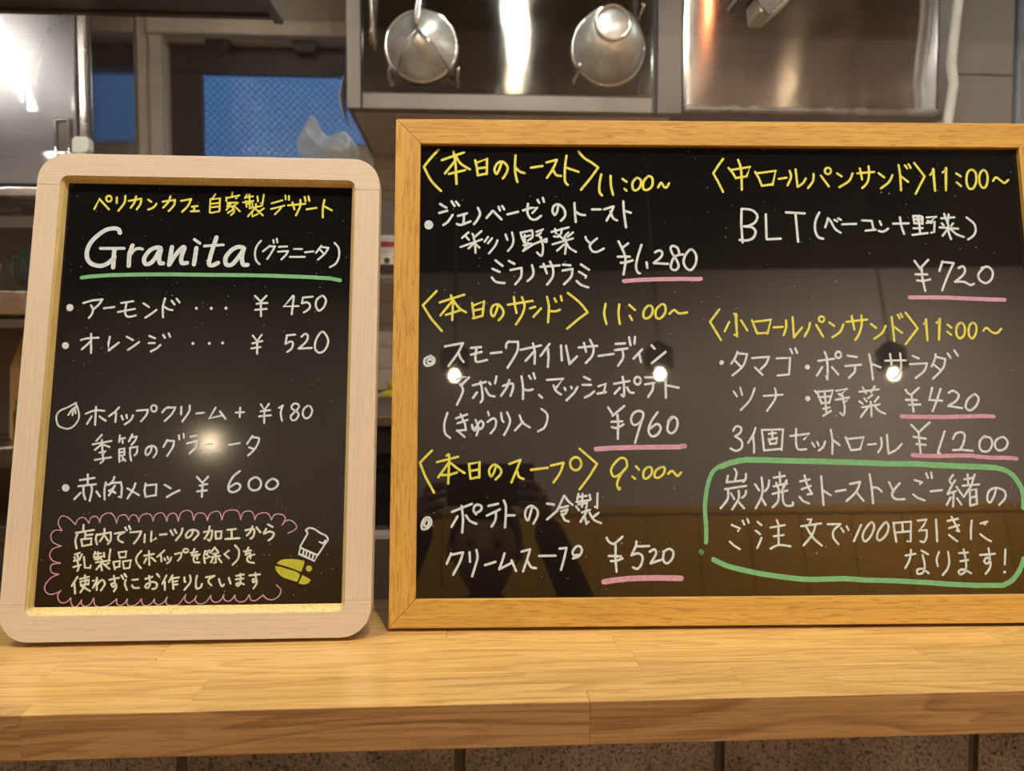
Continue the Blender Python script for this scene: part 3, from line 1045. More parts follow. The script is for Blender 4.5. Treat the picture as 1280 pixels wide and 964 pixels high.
L1155,3279 1241,3338 1363,3390
L1273,3455 1332,3478 1309,3441 1273,3422
L1287,3422 1318,3399
S1363,3390 1363,3362 1340,3366
S1309,3399 1331,3315 1317,3232 1276,3264
L1409,3455 1564,3498
L1441,3483 1450,3441
L1505,3488 1495,3437
L1431,3413 1467,3409
L1472,3428 1512,3390
L1563,3451 1531,3418
L1604,3451 1553,3409
L1417,3339 1603,3395
S1526,3409 1539,3344 1529,3251
L1521,3339 1457,3279
S1544,3353 1570,3307 1628,3270
@W 20.9
S1716,3410 1725,3382 1752,3354
S1820,3396 1756,3335 1773,3280 1818,3271 1880,3303
#right|lettering|third white line under the first heading
@W 21.5
L903,3189 966,3138
L876,3111 939,3083
S870,3032 907,2991 983,2980
L1022,3185 1073,3157
L1037,3100 1136,3120
S1136,3120 1131,3038 1079,2969
S1230,3144 1243,3084 1230,3038 1189,2999
L1307,3130 1478,3144
L1334,3158 1363,3070
S1393,3177 1419,3112 1414,3038 1364,2967
L1509,3151 1577,3145
L1504,3096 1594,3112
S1594,3112 1580,3039 1516,2970
@W 21.6
L1670,3154 1743,3104
L1651,3087 1715,3048 1710,3032
S1629,3002 1669,2965 1733,2943
#right|lettering|white price 1,280
@W 21.7
L2015,3369 2045,3304
L2102,3351 2041,3304
S2045,3304 2075,3206 2053,3063
L2005,3227 2114,3227
S2031,3171 2078,3174 2138,3193
S2223,3337 2188,3235 2168,3142 2180,3086 2201,3073
L2264,3175 2269,3124
S2343,3268 2380,3286 2407,3268 2397,3226 2330,3170
L2330,3168 2458,3161
S2562,3268 2549,3310 2509,3329 2486,3310 2498,3263 2541,3189 2553,3134 2520,3104 2484,3124 2496,3189 2533,3236 2597,3250
S2672,3297 2620,3245 2600,3180 2621,3125 2665,3106 2708,3162 2715,3246 2672,3297
#right|underline|pink line under price 1,280
@P 37.6
L2056,3001 2219,3014 2400,3020 2581,3023 2726,3021 2753,3025
#right|lettering|yellow second heading on the left with time 11:00
@Y 21.3
L377,2906 329,2853 257,2776
L257,2776 330,2658 427,2544
L407,2803 624,2874
L506,2867 524,2790 518,2643
L507,2803 414,2685
S524,2826 578,2753 640,2713
L463,2690 587,2731
L695,2799 711,2672
L707,2776 800,2813 787,2681
L711,2731 787,2745
L702,2658 787,2683
S925,2777 907,2718 884,2677 862,2708 876,2768 925,2786 969,2736 969,2690 931,2641
L1012,2783 1233,2818
L1066,2854 1076,2772 1089,2709
S1139,2850 1161,2773 1138,2691 1084,2605
L1210,2750 1254,2764
L1308,2750 1240,2673
@Y 21.4
L1362,2855 1380,2773 1369,2623
S1379,2727 1433,2723 1477,2738
L1429,2841 1443,2811
L1486,2864 1495,2820
S1549,2892 1657,2801 1723,2714
L1723,2714 1637,2650 1538,2566
@Y 21.5
S1886,2792 1872,2701 1891,2608
S2009,2787 2000,2701 2010,2608
L2098,2783 2149,2736
L2099,2685 2120,2646
S2272,2776 2230,2733 2224,2674 2255,2660 2296,2692 2307,2756 2272,2776
S2389,2788 2338,2738 2336,2674 2372,2660 2418,2710 2420,2774 2389,2788
S2458,2701 2500,2736 2544,2706 2616,2715
#right|lettering|first white line under the second heading
@W 21.3
L456,2406 614,2436
S614,2436 571,2348 488,2232
S575,2353 593,2303 620,2268
L685,2393 774,2400
L685,2332 778,2357
S734,2393 725,2312 738,2268 827,2285
L860,2344 955,2355
S1021,2451 999,2429 995,2393
L1021,2447 1101,2447
S1101,2447 1092,2357 1007,2214
L1123,2375 1305,2415
L1234,2433 1251,2357 1246,2250
L1247,2366 1167,2276
@W 21.4
L1380,2429 1300,2321
L1367,2384 1370,2303 1363,2223
L1482,2415 1488,2281
S1527,2411 1543,2321 1556,2249
L1556,2249 1623,2317
L1640,2397 1803,2411
L1687,2438 1704,2357
S1741,2465 1771,2393 1757,2321 1700,2257
L1814,2321 1948,2339
L1968,2429 2053,2434
L1962,2373 2074,2388
S2029,2375 2032,2303 1986,2233
L2090,2488 2101,2418
L2143,2492 2137,2429
@W 21.5
L2203,2379 2125,2296
L2175,2339 2191,2267
L2289,2416 2315,2386
L2412,2357 2285,2254
#right|bullet|white ring shaped bullet beside the sandwich line
@W 19.8
S320,2317 281,2295 277,2250 308,2232 356,2254 364,2295 333,2320 320,2317
S325,2299 303,2277 316,2250 347,2263 342,2290 316,2286
#right|lettering|second white line under the second heading
@W 21.0
L559,2112 616,2134 668,2130 603,2063
S590,2068 616,2010 564,1889
L702,2059 818,2090
S769,2092 783,2019 787,1939 770,1909
L739,1997 704,1948
S813,2032 844,1975 892,1961
L844,2085 857,2068
L910,2138 897,2076
S967,2054 1046,2076 1055,2036 1033,1966
S1022,2107 1002,2045 949,1966
S1130,2138 1143,2045 1142,1939
S1152,2023 1191,2014 1227,2023
L1197,2143 1212,2116
L1236,2165 1249,2120
L1283,1974 1310,1949
L1355,2107 1496,2116 1434,2036
S1412,2058 1433,2009 1477,1978
@W 21.1
L1509,2036 1517,2016
L1566,2045 1573,2031
L1624,2043 1592,1991 1525,1925
L1682,2133 1735,2107
L1668,2062 1743,2062
L1769,2004 1733,1973 1688,1951
L1809,2049 1872,2071 1857,2000
L1799,1984 1875,1998
@W 21.2
L1947,2071 2085,2097
S2024,2133 2035,2053 2031,1964 2011,1973
L1998,2035 1950,1984
S2062,2040 2083,1999 2118,1991
S2184,2099 2181,2084 2173,2073 2162,2066 2149,2066 2138,2073 2130,2084 2128,2099 2131,2114 2139,2126 2151,2132 2163,2132 2174,2126 2182,2114 2184,2099
L2225,2128 2296,2128
L2222,2066 2302,2079
S2293,2070 2287,2017 2246,1955
L2405,2115 2403,1946
L2417,2057 2519,2036
#right|lettering|third white line in brackets under the second heading
@W 19.6
S481,1817 456,1729 461,1642 505,1599
L556,1769 652,1803
L569,1725 656,1755
S595,1804 630,1729 643,1668
S643,1668 600,1664 565,1659
L565,1664 631,1607
S696,1711 717,1659 731,1685
S696,1707 709,1668 739,1703 770,1746 796,1720 774,1676 739,1703
S726,1755 752,1685 735,1620
L835,1825 844,1794
S831,1737 879,1768 905,1746 896,1685 857,1637
S949,1816 958,1755 971,1737
S1002,1820 1028,1754 1014,1693 975,1622
S1111,1794 1141,1728 1202,1688
L1141,1737 1071,1662
S1304,1850 1352,1806 1352,1745 1325,1684 1272,1653
#right|lettering|white price 960
@W 21.2
L1890,1863 1924,1810
L2033,1874 1928,1789
L1972,1796 1977,1717 1970,1586
L1918,1735 2011,1739
S1920,1689 1965,1682 2023,1713
S2187,1752 2198,1813 2154,1831 2109,1805 2090,1752 2107,1712 2142,1712 2187,1752
S2187,1752 2159,1673 2121,1550
S2326,1818 2266,1734 2242,1655 2272,1607 2325,1628 2349,1681 2319,1716 2251,1672
S2416,1738 2453,1778 2492,1760 2499,1707 2476,1654 2440,1633 2410,1663 2421,1734 2453,1769
#right|underline|pink line under price 960
@P 42.4
L1777,1497 1918,1506 2137,1511 2357,1513 2515,1514
L2533,1521 2555,1521
#right|lettering|yellow third heading on the left with time 9:00
@Y 20.7
L349,1488 298,1439 245,1383
L245,1383 299,1254 370,1127
L393,1389 575,1434
S475,1443 497,1451 497,1356 491,1203
L493,1382 405,1258
S510,1382 575,1330 632,1294
L437,1277 506,1280 567,1300
L669,1373 684,1245
L683,1373 761,1388 759,1256
L683,1312 757,1325
L684,1245 761,1260
S904,1350 883,1290 861,1264 844,1312 870,1355 904,1363 948,1320 939,1277 900,1238
L1019,1371 1117,1406
S1117,1406 1087,1328 1038,1212
S1087,1315 1104,1259 1143,1242
L1208,1317 1321,1334
@Y 20.8
L1208,1321 1352,1336
L1381,1355 1492,1380
S1492,1380 1460,1292 1403,1210
S1647,1371 1642,1347 1628,1327 1608,1316 1586,1316 1567,1327 1554,1347 1549,1371 1554,1396 1568,1415 1588,1426 1610,1426 1629,1415 1642,1395 1647,1371
L1633,1501 1784,1369
L1784,1369 1712,1257 1628,1149
@Y 20.9
S2046,1346 2038,1402 1995,1420 1941,1377 1905,1316 1926,1260 1974,1273 2037,1333
S2037,1333 1983,1264 1955,1195 1971,1148 1980,1161
L2124,1346 2150,1317
L2089,1259 2113,1239
S2229,1339 2193,1306 2188,1250 2218,1242 2258,1280 2260,1328 2229,1339
S2343,1336 2299,1310 2284,1259 2319,1247 2364,1284 2374,1332 2343,1336
S2403,1281 2439,1306 2464,1279 2490,1262 2517,1292
#right|bullet|white ring shaped bullet beside the soup line
@W 19.3
S311,917 282,896 265,845 278,816 321,828 350,870 337,908 311,917
S307,896 290,870 291,845 316,845 329,879 307,896
#right|lettering|first white line under the third heading
@W 20.7
L524,962 697,1030
S607,1013 620,911 614,788
L573,924 522,835
S646,932 680,885 736,860
S732,940 710,978 732,1021 775,1012 775,978 736,953
L839,1012 921,1030
L825,929 938,982
S904,960 899,893 865,835
S971,1058 990,994 981,828
L990,930 1063,930
@W 20.1
S1219,1010 1201,950 1179,887 1154,925 1167,985 1210,1010 1258,976 1261,925 1226,858
L1343,1028 1405,1022 1403,1016
L1343,894 1430,966 1492,1094
S1497,1094 1527,1051 1565,1017
L1457,992 1526,1007
L1465,962 1521,979
S1521,979 1499,940 1473,940
L1469,936 1498,885 1529,876
L1618,1111 1607,1064
L1614,1085 1688,1093
L1600,1042 1709,1055
L1595,1004 1621,970
L1653,1111 1647,999
L1617,1021 1691,1033 1686,999
L1714,1102 1722,1063
L1784,1114 1777,990 1760,999
L1646,952 1716,973
L1682,991 1686,965
L1681,948 1632,872
L1668,922 1684,854 1701,871
L1789,947 1745,913
S1711,948 1749,888 1809,860
#right|lettering|second white line under the third heading
@W 20.5
L520,612 483,525
L521,600 621,620
S621,620 596,541 538,434
L677,620 681,540
S736,640 745,573 724,498 700,419
L809,512 899,539
S976,609 954,538 929,476
L929,476 1036,529
L1036,550 1074,462
L1122,623 1195,642
S1195,642 1168,553 1134,457
S1168,553 1202,495 1245,484
L1271,586 1413,587
L1448,646 1508,652
S1508,652 1486,560 1459,468
@W 20.7
S1563,563 1615,584 1640,626 1625,664 1590,660 1560,618 1572,589 1606,593
#right|lettering|white price 520
@W 20.7
S1855,736 1875,701 1910,682
S1993,744 1953,709 1914,682
L1931,675 1929,557 1935,449
L1871,582 1976,578
S1889,539 1933,540 1989,561
L2113,703 2108,665 2065,585
L2116,661 2220,663
S2065,585 2124,602 2162,572 2147,505 2112,472 2078,484
S2223,614 2263,635 2279,613 2270,580 2229,517
L2229,517 2321,546
S2349,613 2339,562 2350,525 2381,520 2421,562 2427,613 2393,638 2340,613
#right|underline|pink line under price 520
@P 46.9
L1826,365 1903,377 2032,390 2162,394 2291,395 2420,392 2489,389
#right|lettering|yellow heading at the top right with time 11:00
@Y 20.7
L2996,4155 2947,4088 2900,4016
L2900,4016 2942,3935 2984,3840
L3044,4069 3083,4017 3107,3969
L3071,4050 3243,4080 3207,3989
L3107,3972 3207,3989
S3135,4147 3159,4051 3158,3860
L3288,4032 3318,3975 3345,3899
L3301,4018 3478,4043 3444,3909
L3347,3899 3440,3914
L3505,3967 3577,3979
S3608,4044 3619,3986 3583,3905
S3665,4059 3670,3977 3675,3891
S3675,3891 3723,3925 3756,3973
S3830,4016 3821,3949 3771,3880
L3897,4000 3965,3897
S3992,4046 3989,4033 3980,4022 3969,4016 3956,4016 3946,4022 3938,4033 3936,4046 3940,4059 3948,4070 3960,4076 3972,4076 3983,4070 3990,4060 3992,4046
@Y 20.8
L4049,4023 4089,3994
S4193,4023 4156,3951 4064,3891
L4237,4024 4395,4039
L4264,4072 4278,3966
S4347,4092 4346,4010 4323,3933 4275,3883
L4436,4028 4485,3987
S4563,4009 4529,3944 4448,3881
L4628,4108 4636,4021 4635,3863
L4640,4002 4706,3945
L4687,4104 4706,4075
L4722,4114 4739,4080
L4775,4128 4864,3999
L4864,3999 4768,3830
@Y 20.9
L4917,4013 4949,4071 4952,3860
L5036,4038 5070,4082 5054,3865
L5163,4029 5202,4001
L5160,3943 5199,3907
S5305,4066 5265,4025 5253,3938 5272,3886 5310,3886 5343,3948 5345,4035 5305,4066
S5418,4063 5381,4016 5375,3939 5395,3896 5428,3901 5453,3968 5449,4036 5418,4063
S5503,3959 5534,3993 5579,3959 5610,3940 5647,3969
#right|lettering|white line reading BLT with brackets
@W 22.2
L3148,3679 3139,3537 3144,3364
S3148,3679 3235,3670 3288,3623 3271,3557 3210,3521 3164,3514
S3164,3514 3237,3505 3267,3463 3242,3406 3186,3383 3118,3387
L3369,3628 3365,3397
L3368,3393 3494,3400
L3556,3648 3727,3639
L3643,3639 3647,3521 3653,3372
S3863,3649 3824,3569 3815,3484 3839,3418 3884,3401
@W 20.8
S3909,3508 3930,3560 3941,3593 3967,3560 4000,3494 4049,3458
L4000,3579 4024,3565
L4035,3593 4058,3579
L4067,3537 4197,3542
L4254,3575 4342,3571 4355,3486
L4281,3478 4374,3488
L4416,3567 4429,3533
S4401,3477 4442,3469 4490,3498
L4539,3545 4683,3549
S4606,3605 4616,3515 4635,3449
@W 20.2
L4730,3620 4736,3549
L4735,3620 4795,3620 4813,3611 4813,3545
L4767,3620 4769,3573
L4732,3587 4807,3590
L4739,3549 4813,3549
L4781,3620 4783,3450
L4726,3502 4810,3505
L4713,3440 4853,3458
L4855,3606 4943,3612 4884,3564
L4861,3573 4893,3554
L4851,3554 4926,3564 4914,3469 4886,3462
L4989,3598 5111,3608
L5020,3640 5034,3583
L5061,3636 5047,3565
L4990,3550 5007,3531
L5042,3565 5050,3541
L5097,3551 5076,3527
L4968,3512 5140,3500
S5049,3527 5049,3470 5067,3402
L5046,3498 4991,3434
S5065,3503 5117,3451 5185,3423
S5227,3608 5292,3547 5301,3480 5274,3433 5225,3400
#right|lettering|white price 720
@W 20.6
L4714,3196 4764,3116
L4840,3206 4775,3140
S4775,3140 4776,3028 4793,2917
L4715,3070 4821,3070
S4725,3014 4779,3009 4845,3023
L4972,3192 4935,3101
L4968,3187 5073,3176
S5073,3176 5014,3066 4948,2922
S5116,3131 5154,3146 5174,3113 5152,3066 5073,3001
S5073,3001 5156,3001 5209,2973 5245,2983
S5328,3132 5389,3142 5427,3095 5412,3030 5358,2990 5301,3020 5296,3076 5352,3137
#right|underline|pink line under price 720
@P 36.9
L4645,2856 4814,2856 4998,2855 5181,2846 5364,2839 5516,2836
#right|lettering|yellow lower right heading with time 11:00
@Y 20.2
L2908,2743 2820,2629
L2820,2629 2913,2464
L2993,2629 2948,2543
L3040,2702 3056,2702 3058,2497 3037,2511
L3100,2643 3153,2552
L3198,2643 3240,2525
L3208,2629 3370,2648 3334,2522
L3240,2525 3335,2529
L3391,2579 3473,2584
S3507,2643 3504,2575 3478,2509
L3568,2671 3570,2488
L3570,2488 3649,2579
S3722,2621 3707,2566 3667,2497
L3777,2602 3835,2495
S3854,2655 3851,2644 3844,2635 3834,2630 3823,2630 3813,2635 3807,2644 3805,2654 3808,2665 3815,2674 3826,2679 3836,2679 3846,2674 3852,2665 3854,2655
@Y 20.3
L3898,2625 3940,2593
S4024,2607 3991,2539 3918,2489
L4053,2630 4243,2653
L4104,2685 4121,2562
S4193,2690 4190,2603 4162,2521 4124,2464
L4275,2612 4320,2574
S4408,2594 4372,2530 4298,2477
L4468,2676 4474,2557 4478,2455
L4485,2585 4554,2530
L4524,2695 4540,2663
L4552,2706 4564,2676
L4598,2715 4698,2571
L4698,2571 4579,2428
@Y 20.4
L4758,2612 4780,2656 4779,2462
L4875,2623 4905,2660 4885,2466
L4972,2605 5006,2578
L4965,2541 4999,2514
S5098,2624 5055,2585 5050,2512 5079,2480 5118,2512 5128,2585 5098,2624
S5205,2624 5168,2585 5162,2512 5189,2480 5224,2521 5234,2594 5205,2624
S5295,2550 5329,2576 5376,2535 5422,2530 5461,2567
#right|lettering|white line under the lower right heading
@W 19.4
F2931,2260 2929,2250 2923,2243 2914,2239 2904,2239 2896,2243 2890,2250 2888,2260 2891,2269 2897,2277 2906,2281 2916,2281 2924,2277 2930,2269
S3057,2357 3033,2303 2996,2251
L3061,2343 3142,2337
S3142,2337 3101,2231 3004,2146
L3023,2285 3079,2226
L3185,2301 3338,2312
S3338,2312 3308,2249 3257,2199
L3208,2217 3273,2150
L3405,2298 3527,2303 3510,2154
L3407,2145 3510,2154
L3533,2384 3549,2343
L3578,2389 3592,2348
F3701,2220 3698,2210 3691,2202 3682,2198 3672,2198 3663,2202 3657,2210 3656,2220 3658,2229 3665,2237 3674,2242 3684,2242 3693,2237 3699,2229
@W 19.6
L3779,2276 3923,2295
S3841,2357 3859,2285 3854,2118 3842,2136
L3812,2220 3759,2142
L3899,2220 3951,2154
S3988,2330 3985,2317 3977,2307 3967,2302 3956,2302 3946,2307 3939,2317 3937,2330 3941,2342 3948,2352 3959,2358 3970,2358 3980,2352 3986,2342 3988,2330
L4046,2322 4131,2310
L4020,2229 4163,2241
S4109,2230 4101,2176 4048,2124
L4242,2334 4254,2248 4262,2109
L4259,2248 4338,2217
L4383,2277 4569,2280
L4432,2339 4439,2239
S4523,2343 4525,2239 4502,2158 4454,2117
L4635,2321 4688,2298
L4607,2246 4762,2253
S4762,2253 4730,2185 4648,2120
@W 19.7
S4845,2334 4832,2284 4801,2225
L4848,2311 4928,2293
S4928,2293 4904,2212 4806,2114
L4824,2239 4871,2198
L4955,2343 4979,2302
L5018,2370 5047,2322
#right|lettering|white line with price 420
@W 18.5
L3007,2003 3036,1958
L3068,2034 3082,1970
S3196,2029 3151,1927 3063,1836
L3273,1962 3443,1973
S3377,2029 3379,1944 3298,1829
F3690,1938 3687,1927 3680,1919 3670,1914 3659,1914 3650,1919 3644,1927 3642,1938 3645,1948 3652,1956 3662,1961 3673,1961 3682,1956 3688,1948
@W 18.6
L3734,2006 3761,1975 3788,1895
L3753,1997 3896,2010 3856,1899
L3764,1948 3872,1957
L3788,1897 3856,1901
L3821,2006 3826,1810
L3799,1846 3858,1859
L3797,1784 3868,1828
L3924,2006 4022,2024 3958,1966
L3945,1979 3984,1957
L3915,1926 4038,1948 4004,1912
S3983,1925 3992,1854 3979,1790 3949,1810
L4131,1997 4307,2019
L4164,2037 4193,1983
L4273,2046 4238,1992
L4127,1912 4155,1890
L4172,1939 4193,1912
L4248,1970 4208,1939
L4303,1952 4264,1907
L4149,1858 4308,1885
S4228,1907 4231,1845 4227,1778
L4213,1872 4130,1772
S4254,1880 4300,1827 4352,1802
@W 20.2
S4550,2014 4571,1983 4597,1969
L4669,2032 4602,1974
L4601,1969 4601,1898 4607,1822
L4549,1925 4648,1923
L4573,1880 4674,1884
L4791,2032 4758,1924 4873,1917
L4867,2023 4828,1924 4780,1822
S4937,1987 4979,2005 5026,1969 4999,1915 4924,1870
L4924,1870 5048,1850
S5157,1968 5104,1924 5081,1861 5119,1830 5176,1870 5204,1932 5184,1968 5157,1968
#right|underline|pink line under price 420
@P 37.4
L4498,1778 4673,1773 4853,1771 5033,1774 5214,1779 5295,1776 5327,1773
#right|lettering|white line with price 1200
@W 19.2
S2989,1653 3017,1693 3061,1679 3050,1635 3004,1605
S3004,1605 3060,1565 3058,1504 3008,1478 2960,1500
S3189,1679 3164,1617 3117,1549
S3164,1609 3169,1530 3166,1461
L3244,1661 3256,1481
L3255,1661 3433,1665 3411,1485
L3256,1481 3411,1494
L3305,1626 3369,1633
L3334,1648 3336,1586
L3300,1582 3312,1538 3365,1542
L3300,1573 3376,1589 3365,1542
L3492,1606 3662,1627 3615,1577
S3549,1669 3542,1537 3562,1489 3630,1491
L3685,1546 3705,1512
L3731,1554 3741,1523
S3801,1556 3781,1510 3739,1477
@W 19.3
L3856,1660 3868,1571 3859,1450
L3873,1571 3928,1525
L3986,1593 4028,1479
L3994,1578 4146,1593 4108,1487
L4028,1479 4109,1490
L4181,1528 4250,1535
S4302,1588 4302,1517 4267,1460
S4356,1614 4356,1526 4360,1449
S4360,1449 4429,1482 4482,1534
@W 20.2
L4580,1702 4641,1635
L4746,1724 4651,1644
S4641,1640 4643,1534 4646,1455
L4593,1596 4700,1580
L4616,1532 4696,1525
S4875,1644 4837,1551 4801,1454 4820,1450
S4944,1577 4977,1626 5032,1634 5052,1603 5033,1533 5002,1484
S4939,1478 5020,1480 5113,1471
S5236,1603 5187,1559 5178,1497 5207,1466 5261,1475 5293,1532 5279,1585 5217,1594
S5374,1589 5327,1558 5318,1505 5351,1474 5407,1492 5434,1545 5410,1585 5374,1589
#right|underline|pink line under price 1200
@P 36.0
L4573,1435 4693,1428 4827,1426 4980,1430 5114,1428 5140,1420 5274,1410 5391,1410 5502,1401
#right|lettering|white first line inside the green box
@W 19.7
S2988,1321 3005,1286 2991,1230
S2927,1260 2914,1204
L2914,1204 3064,1221
S3086,1277 3082,1234 3059,1208
L2898,1146 3084,1173
S2924,1139 2917,1062 2852,980
L2949,1109 2975,1061
S3082,1130 3072,1095 3044,1070
S3016,1130 3013,1061 2953,971
L3012,1035 3058,979
L3163,1186 3196,1134
S3288,1220 3277,1164 3249,1127
S3223,1246 3227,1138 3211,1069 3159,979
L3219,1060 3248,1008
L3331,1243 3427,1258
L3384,1289 3384,1198
L3325,1168 3445,1193 3399,1137
L3349,1198 3372,1133
L3442,1219 3408,1154
L3313,1103 3447,1132
S3367,1129 3359,1042 3308,987
S3403,1128 3403,1042 3427,1003 3484,1003 3488,1029
L3561,1210 3646,1227
L3571,1141 3652,1171
S3603,1262 3621,1179 3661,1101
L3661,1101 3621,1097
S3550,1076 3579,1041 3630,1019
@W 19.8
S3749,1253 3752,1153 3757,1006
L3764,1127 3824,1090
L3872,1122 3959,1135
L4000,1186 4091,1203
S4091,1203 4051,1117 3962,1039
L4051,1117 4110,1040
S4179,1268 4190,1151 4195,1017
S4203,1155 4239,1151 4276,1120
L4348,1198 4382,1115
S4441,1189 4369,1107 4392,1055 4476,1052
@W 19.2
L4576,1217 4641,1197 4622,1182
L4554,1093 4592,1062 4652,1040
L4682,1275 4696,1236
L4728,1284 4731,1235
L4711,1118 4812,1129
S4922,1261 4887,1213 4903,1182
L4936,1213 4891,1148 4860,1094
L4860,1094 4938,1121
L4945,1156 4989,1086
L4915,1104 4901,987
L4885,1065 4845,1000
L4942,1056 4974,1004
L5017,1221 5094,1234
L5052,1265 5050,1182
L5000,1166 5148,1177
L5114,1264 5075,1164 5001,1069
L5059,1130 5053,993
L5068,1128 5117,1134 5114,1008
L5062,1060 5112,1073
L5057,995 5116,1008
S5297,1146 5273,1076 5233,1020 5209,1051 5232,1120 5297,1146 5366,1119 5370,1059 5311,998
#right|lettering|white second line inside the green box
@W 18.8
L2944,838 3014,808 2996,787
L2922,696 2948,671
L2959,662 3006,632
L3040,874 3053,842
L3082,887 3094,855
L3171,863 3203,836
L3152,788 3188,758
S3198,726 3177,677 3157,640
L3281,814 3408,835
L3339,878 3352,841 3346,670
L3305,740 3393,750
S3273,634 3345,665 3448,654
L3613,882 3641,882 3626,844
L3550,824 3727,847
S3594,823 3644,732 3722,657
S3677,834 3645,754 3563,660
L3783,840 3896,840
S3896,840 3833,785 3829,721 3870,669
L3900,806 3920,773
L3950,821 3963,789
@W 19.0
S4364,851 4369,771 4378,685
L4363,846 4519,858 4504,690 4474,690
L4441,851 4441,770
L4375,765 4510,775
L4580,866 4656,874 4627,823
L4627,823 4585,780 4652,785
S4652,785 4647,726 4622,684 4590,689
L4741,874 4738,688
L4843,862 4935,880
L4852,800 4942,826
S4881,897 4909,832 4938,773
L4938,773 4916,778
L4847,741 4915,687
S5056,863 5044,788 5038,705
L5134,839 5194,854 5170,831
S5124,747 5165,712 5213,685
@W 18.8
L4077,831 4005,693
@W 19.1
S4167,853 4101,781 4084,721 4108,691 4159,738 4191,815 4167,853
S4294,853 4228,780 4211,720 4236,699 4292,746 4318,814 4294,853
#right|lettering|white third line inside the green box
@W 18.3
L4451,568 4538,583
S4502,615 4485,536 4442,462
L4595,609 4650,577
S4601,572 4613,482 4593,424 4548,413 4545,445 4589,455 4642,418
S4748,598 4721,534 4728,476
S4827,597 4830,512 4808,449 4764,401
L4923,586 5001,591
L4929,517 4998,527
S4965,618 4978,511 4967,437 4926,405 4906,427 4946,448 5015,415
L5107,569 5237,578
S5186,627 5189,531 5164,494 5138,515 5168,547 5193,510 5183,457 5143,409
S5334,615 5318,487
F5325,422 5323,416 5319,412 5313,409 5307,409 5302,412 5299,416 5298,422 5300,427 5304,432 5309,434 5315,434 5320,432 5324,427
#right|underline|green rounded box drawn around the lower right note
@G 36.5
S2715,691 2720,814 2716,951 2718,1020 2741,1157 2789,1287 2862,1347
@G 49.2
L2871,1343 2951,1373 3040,1392 3102,1400 3270,1396 3535,1388 3782,1382 3853,1379 3995,1375 4155,1369 4332,1361 4501,1359
L4492,1360 4599,1358 4777,1347 4990,1336 5169,1330 5312,1322
@G 44.1
S5302,1321 5382,1303 5450,1259 5505,1180 5533,1093 5527,971
@G 42.2
S5489,534 5472,486 5427,412 5367,349 5286,310
L5286,310 5056,311 4837,322 4620,339 4347,355 4075,364
@G 44.5
S2775,545 2892,491 3053,450 3214,418 3430,387 3592,373 3810,375 3919,376 4075,364
L2671,611 2673,609'''
def catmull(P, n=5):
    out = []
    for i in range(len(P) - 1):
        a, b, c, d = P[max(i - 1, 0)], P[i], P[i + 1], P[min(i + 2, len(P) - 1)]
        if P[0] == P[-1] and len(P) > 3:
            if i == 0: a = P[-2]
            if i == len(P) - 2: d = P[1]
        for k in range(n):
            t = k / n
            out.append(tuple(.5 * ((2 * b[q]) + (-a[q] + c[q]) * t + (2 * a[q] - 5 * b[q] + 4 * c[q] - d[q]) * t * t + (-a[q] + 3 * b[q] - 3 * c[q] + d[q]) * t ** 3) for q in (0, 1)))
    return out + [P[-1]]
class Ink:
    k = 0
def ribbon(bm, P, wd, y):
    Ink.k += 1; yy = y - .00012 - (Ink.k % 60) * .000002; hw = wd / 2; N = len(P); Ls = []; Rs = []
    for i in range(N):
        a = Vector(P[max(i - 1, 0)]); b = Vector(P[min(i + 1, N - 1)]); c = Vector(P[i]); d = (b - a)
        if d.length < 1e-7: d = Vector((1, 0))
        d.normalize(); k = 1.0
        if 0 < i < N - 1:
            e1 = (c - a).normalized(); k = min(1.35, 1 / max(.6, abs(e1.dot(d))))
        n = Vector((-d.y, d.x)) * hw * k
        Ls.append(c + n); Rs.append(c - n)
    def v(p, q=yy): return bm.verts.new((p[0], q, p[1]))
    A = [v(p) for p in Ls]; C = [v(p) for p in Rs]
    for i in range(N - 1):
        try: bm.faces.new((A[i], A[i + 1], C[i + 1], C[i]))
        except ValueError: pass
    idx = [0, N - 1] + ([i for i in range(1, N - 1) if (Vector(P[i]) - Vector(P[i - 1])).normalized().dot((Vector(P[i + 1]) - Vector(P[i])).normalized()) < .8])
    for i in idx:
        m = 10; ring = [v((P[i][0] + hw * math.cos(2 * PI * t / m), P[i][1] + hw * math.sin(2 * PI * t / m)), yy - .0000005) for t in range(m)]
        bm.faces.new(ring)
def write():
    cur = None; bms = {}
    def flush():
        if cur and bms:
            root = LBo if cur[0] == 'left' else RBo
            for c, bm in bms.items():
                # give the dried marker line its thickness
                o = obj(cur[1], bm, PAINT[c], root)
                s_ = o.modifiers.new('ink', 'SOLIDIFY'); s_.thickness = .00010; s_.offset = 0
                o['label'] = cur[2]
    for ln in DATA.split('\n'):
        if ln[0] == '#': flush(); bms = {}; cur = ln[1:].split('|'); y = .0082 if cur[0] == 'left' else .0045
        elif ln[0] == '@':
            c, wd = ln[1:].split(); wd = float(wd) * 1e-4; bms.setdefault(c, bmesh.new())
        else:
            P = [tuple(int(k) * 1e-4 for k in t.split(',')) for t in ln[1:].split()]
            bm = bms[c]
            if ln[0] == 'F':
                Ink.k += 1; yy = y - .00012 - (Ink.k % 60) * .000002
                bm.faces.new([bm.verts.new((a, yy, b)) for a, b in P])
            else:
                if ln[0] == 'S' and len(P) > 2: P = catmull(P)
                ribbon(bm, P, wd, y)
    flush()
write()

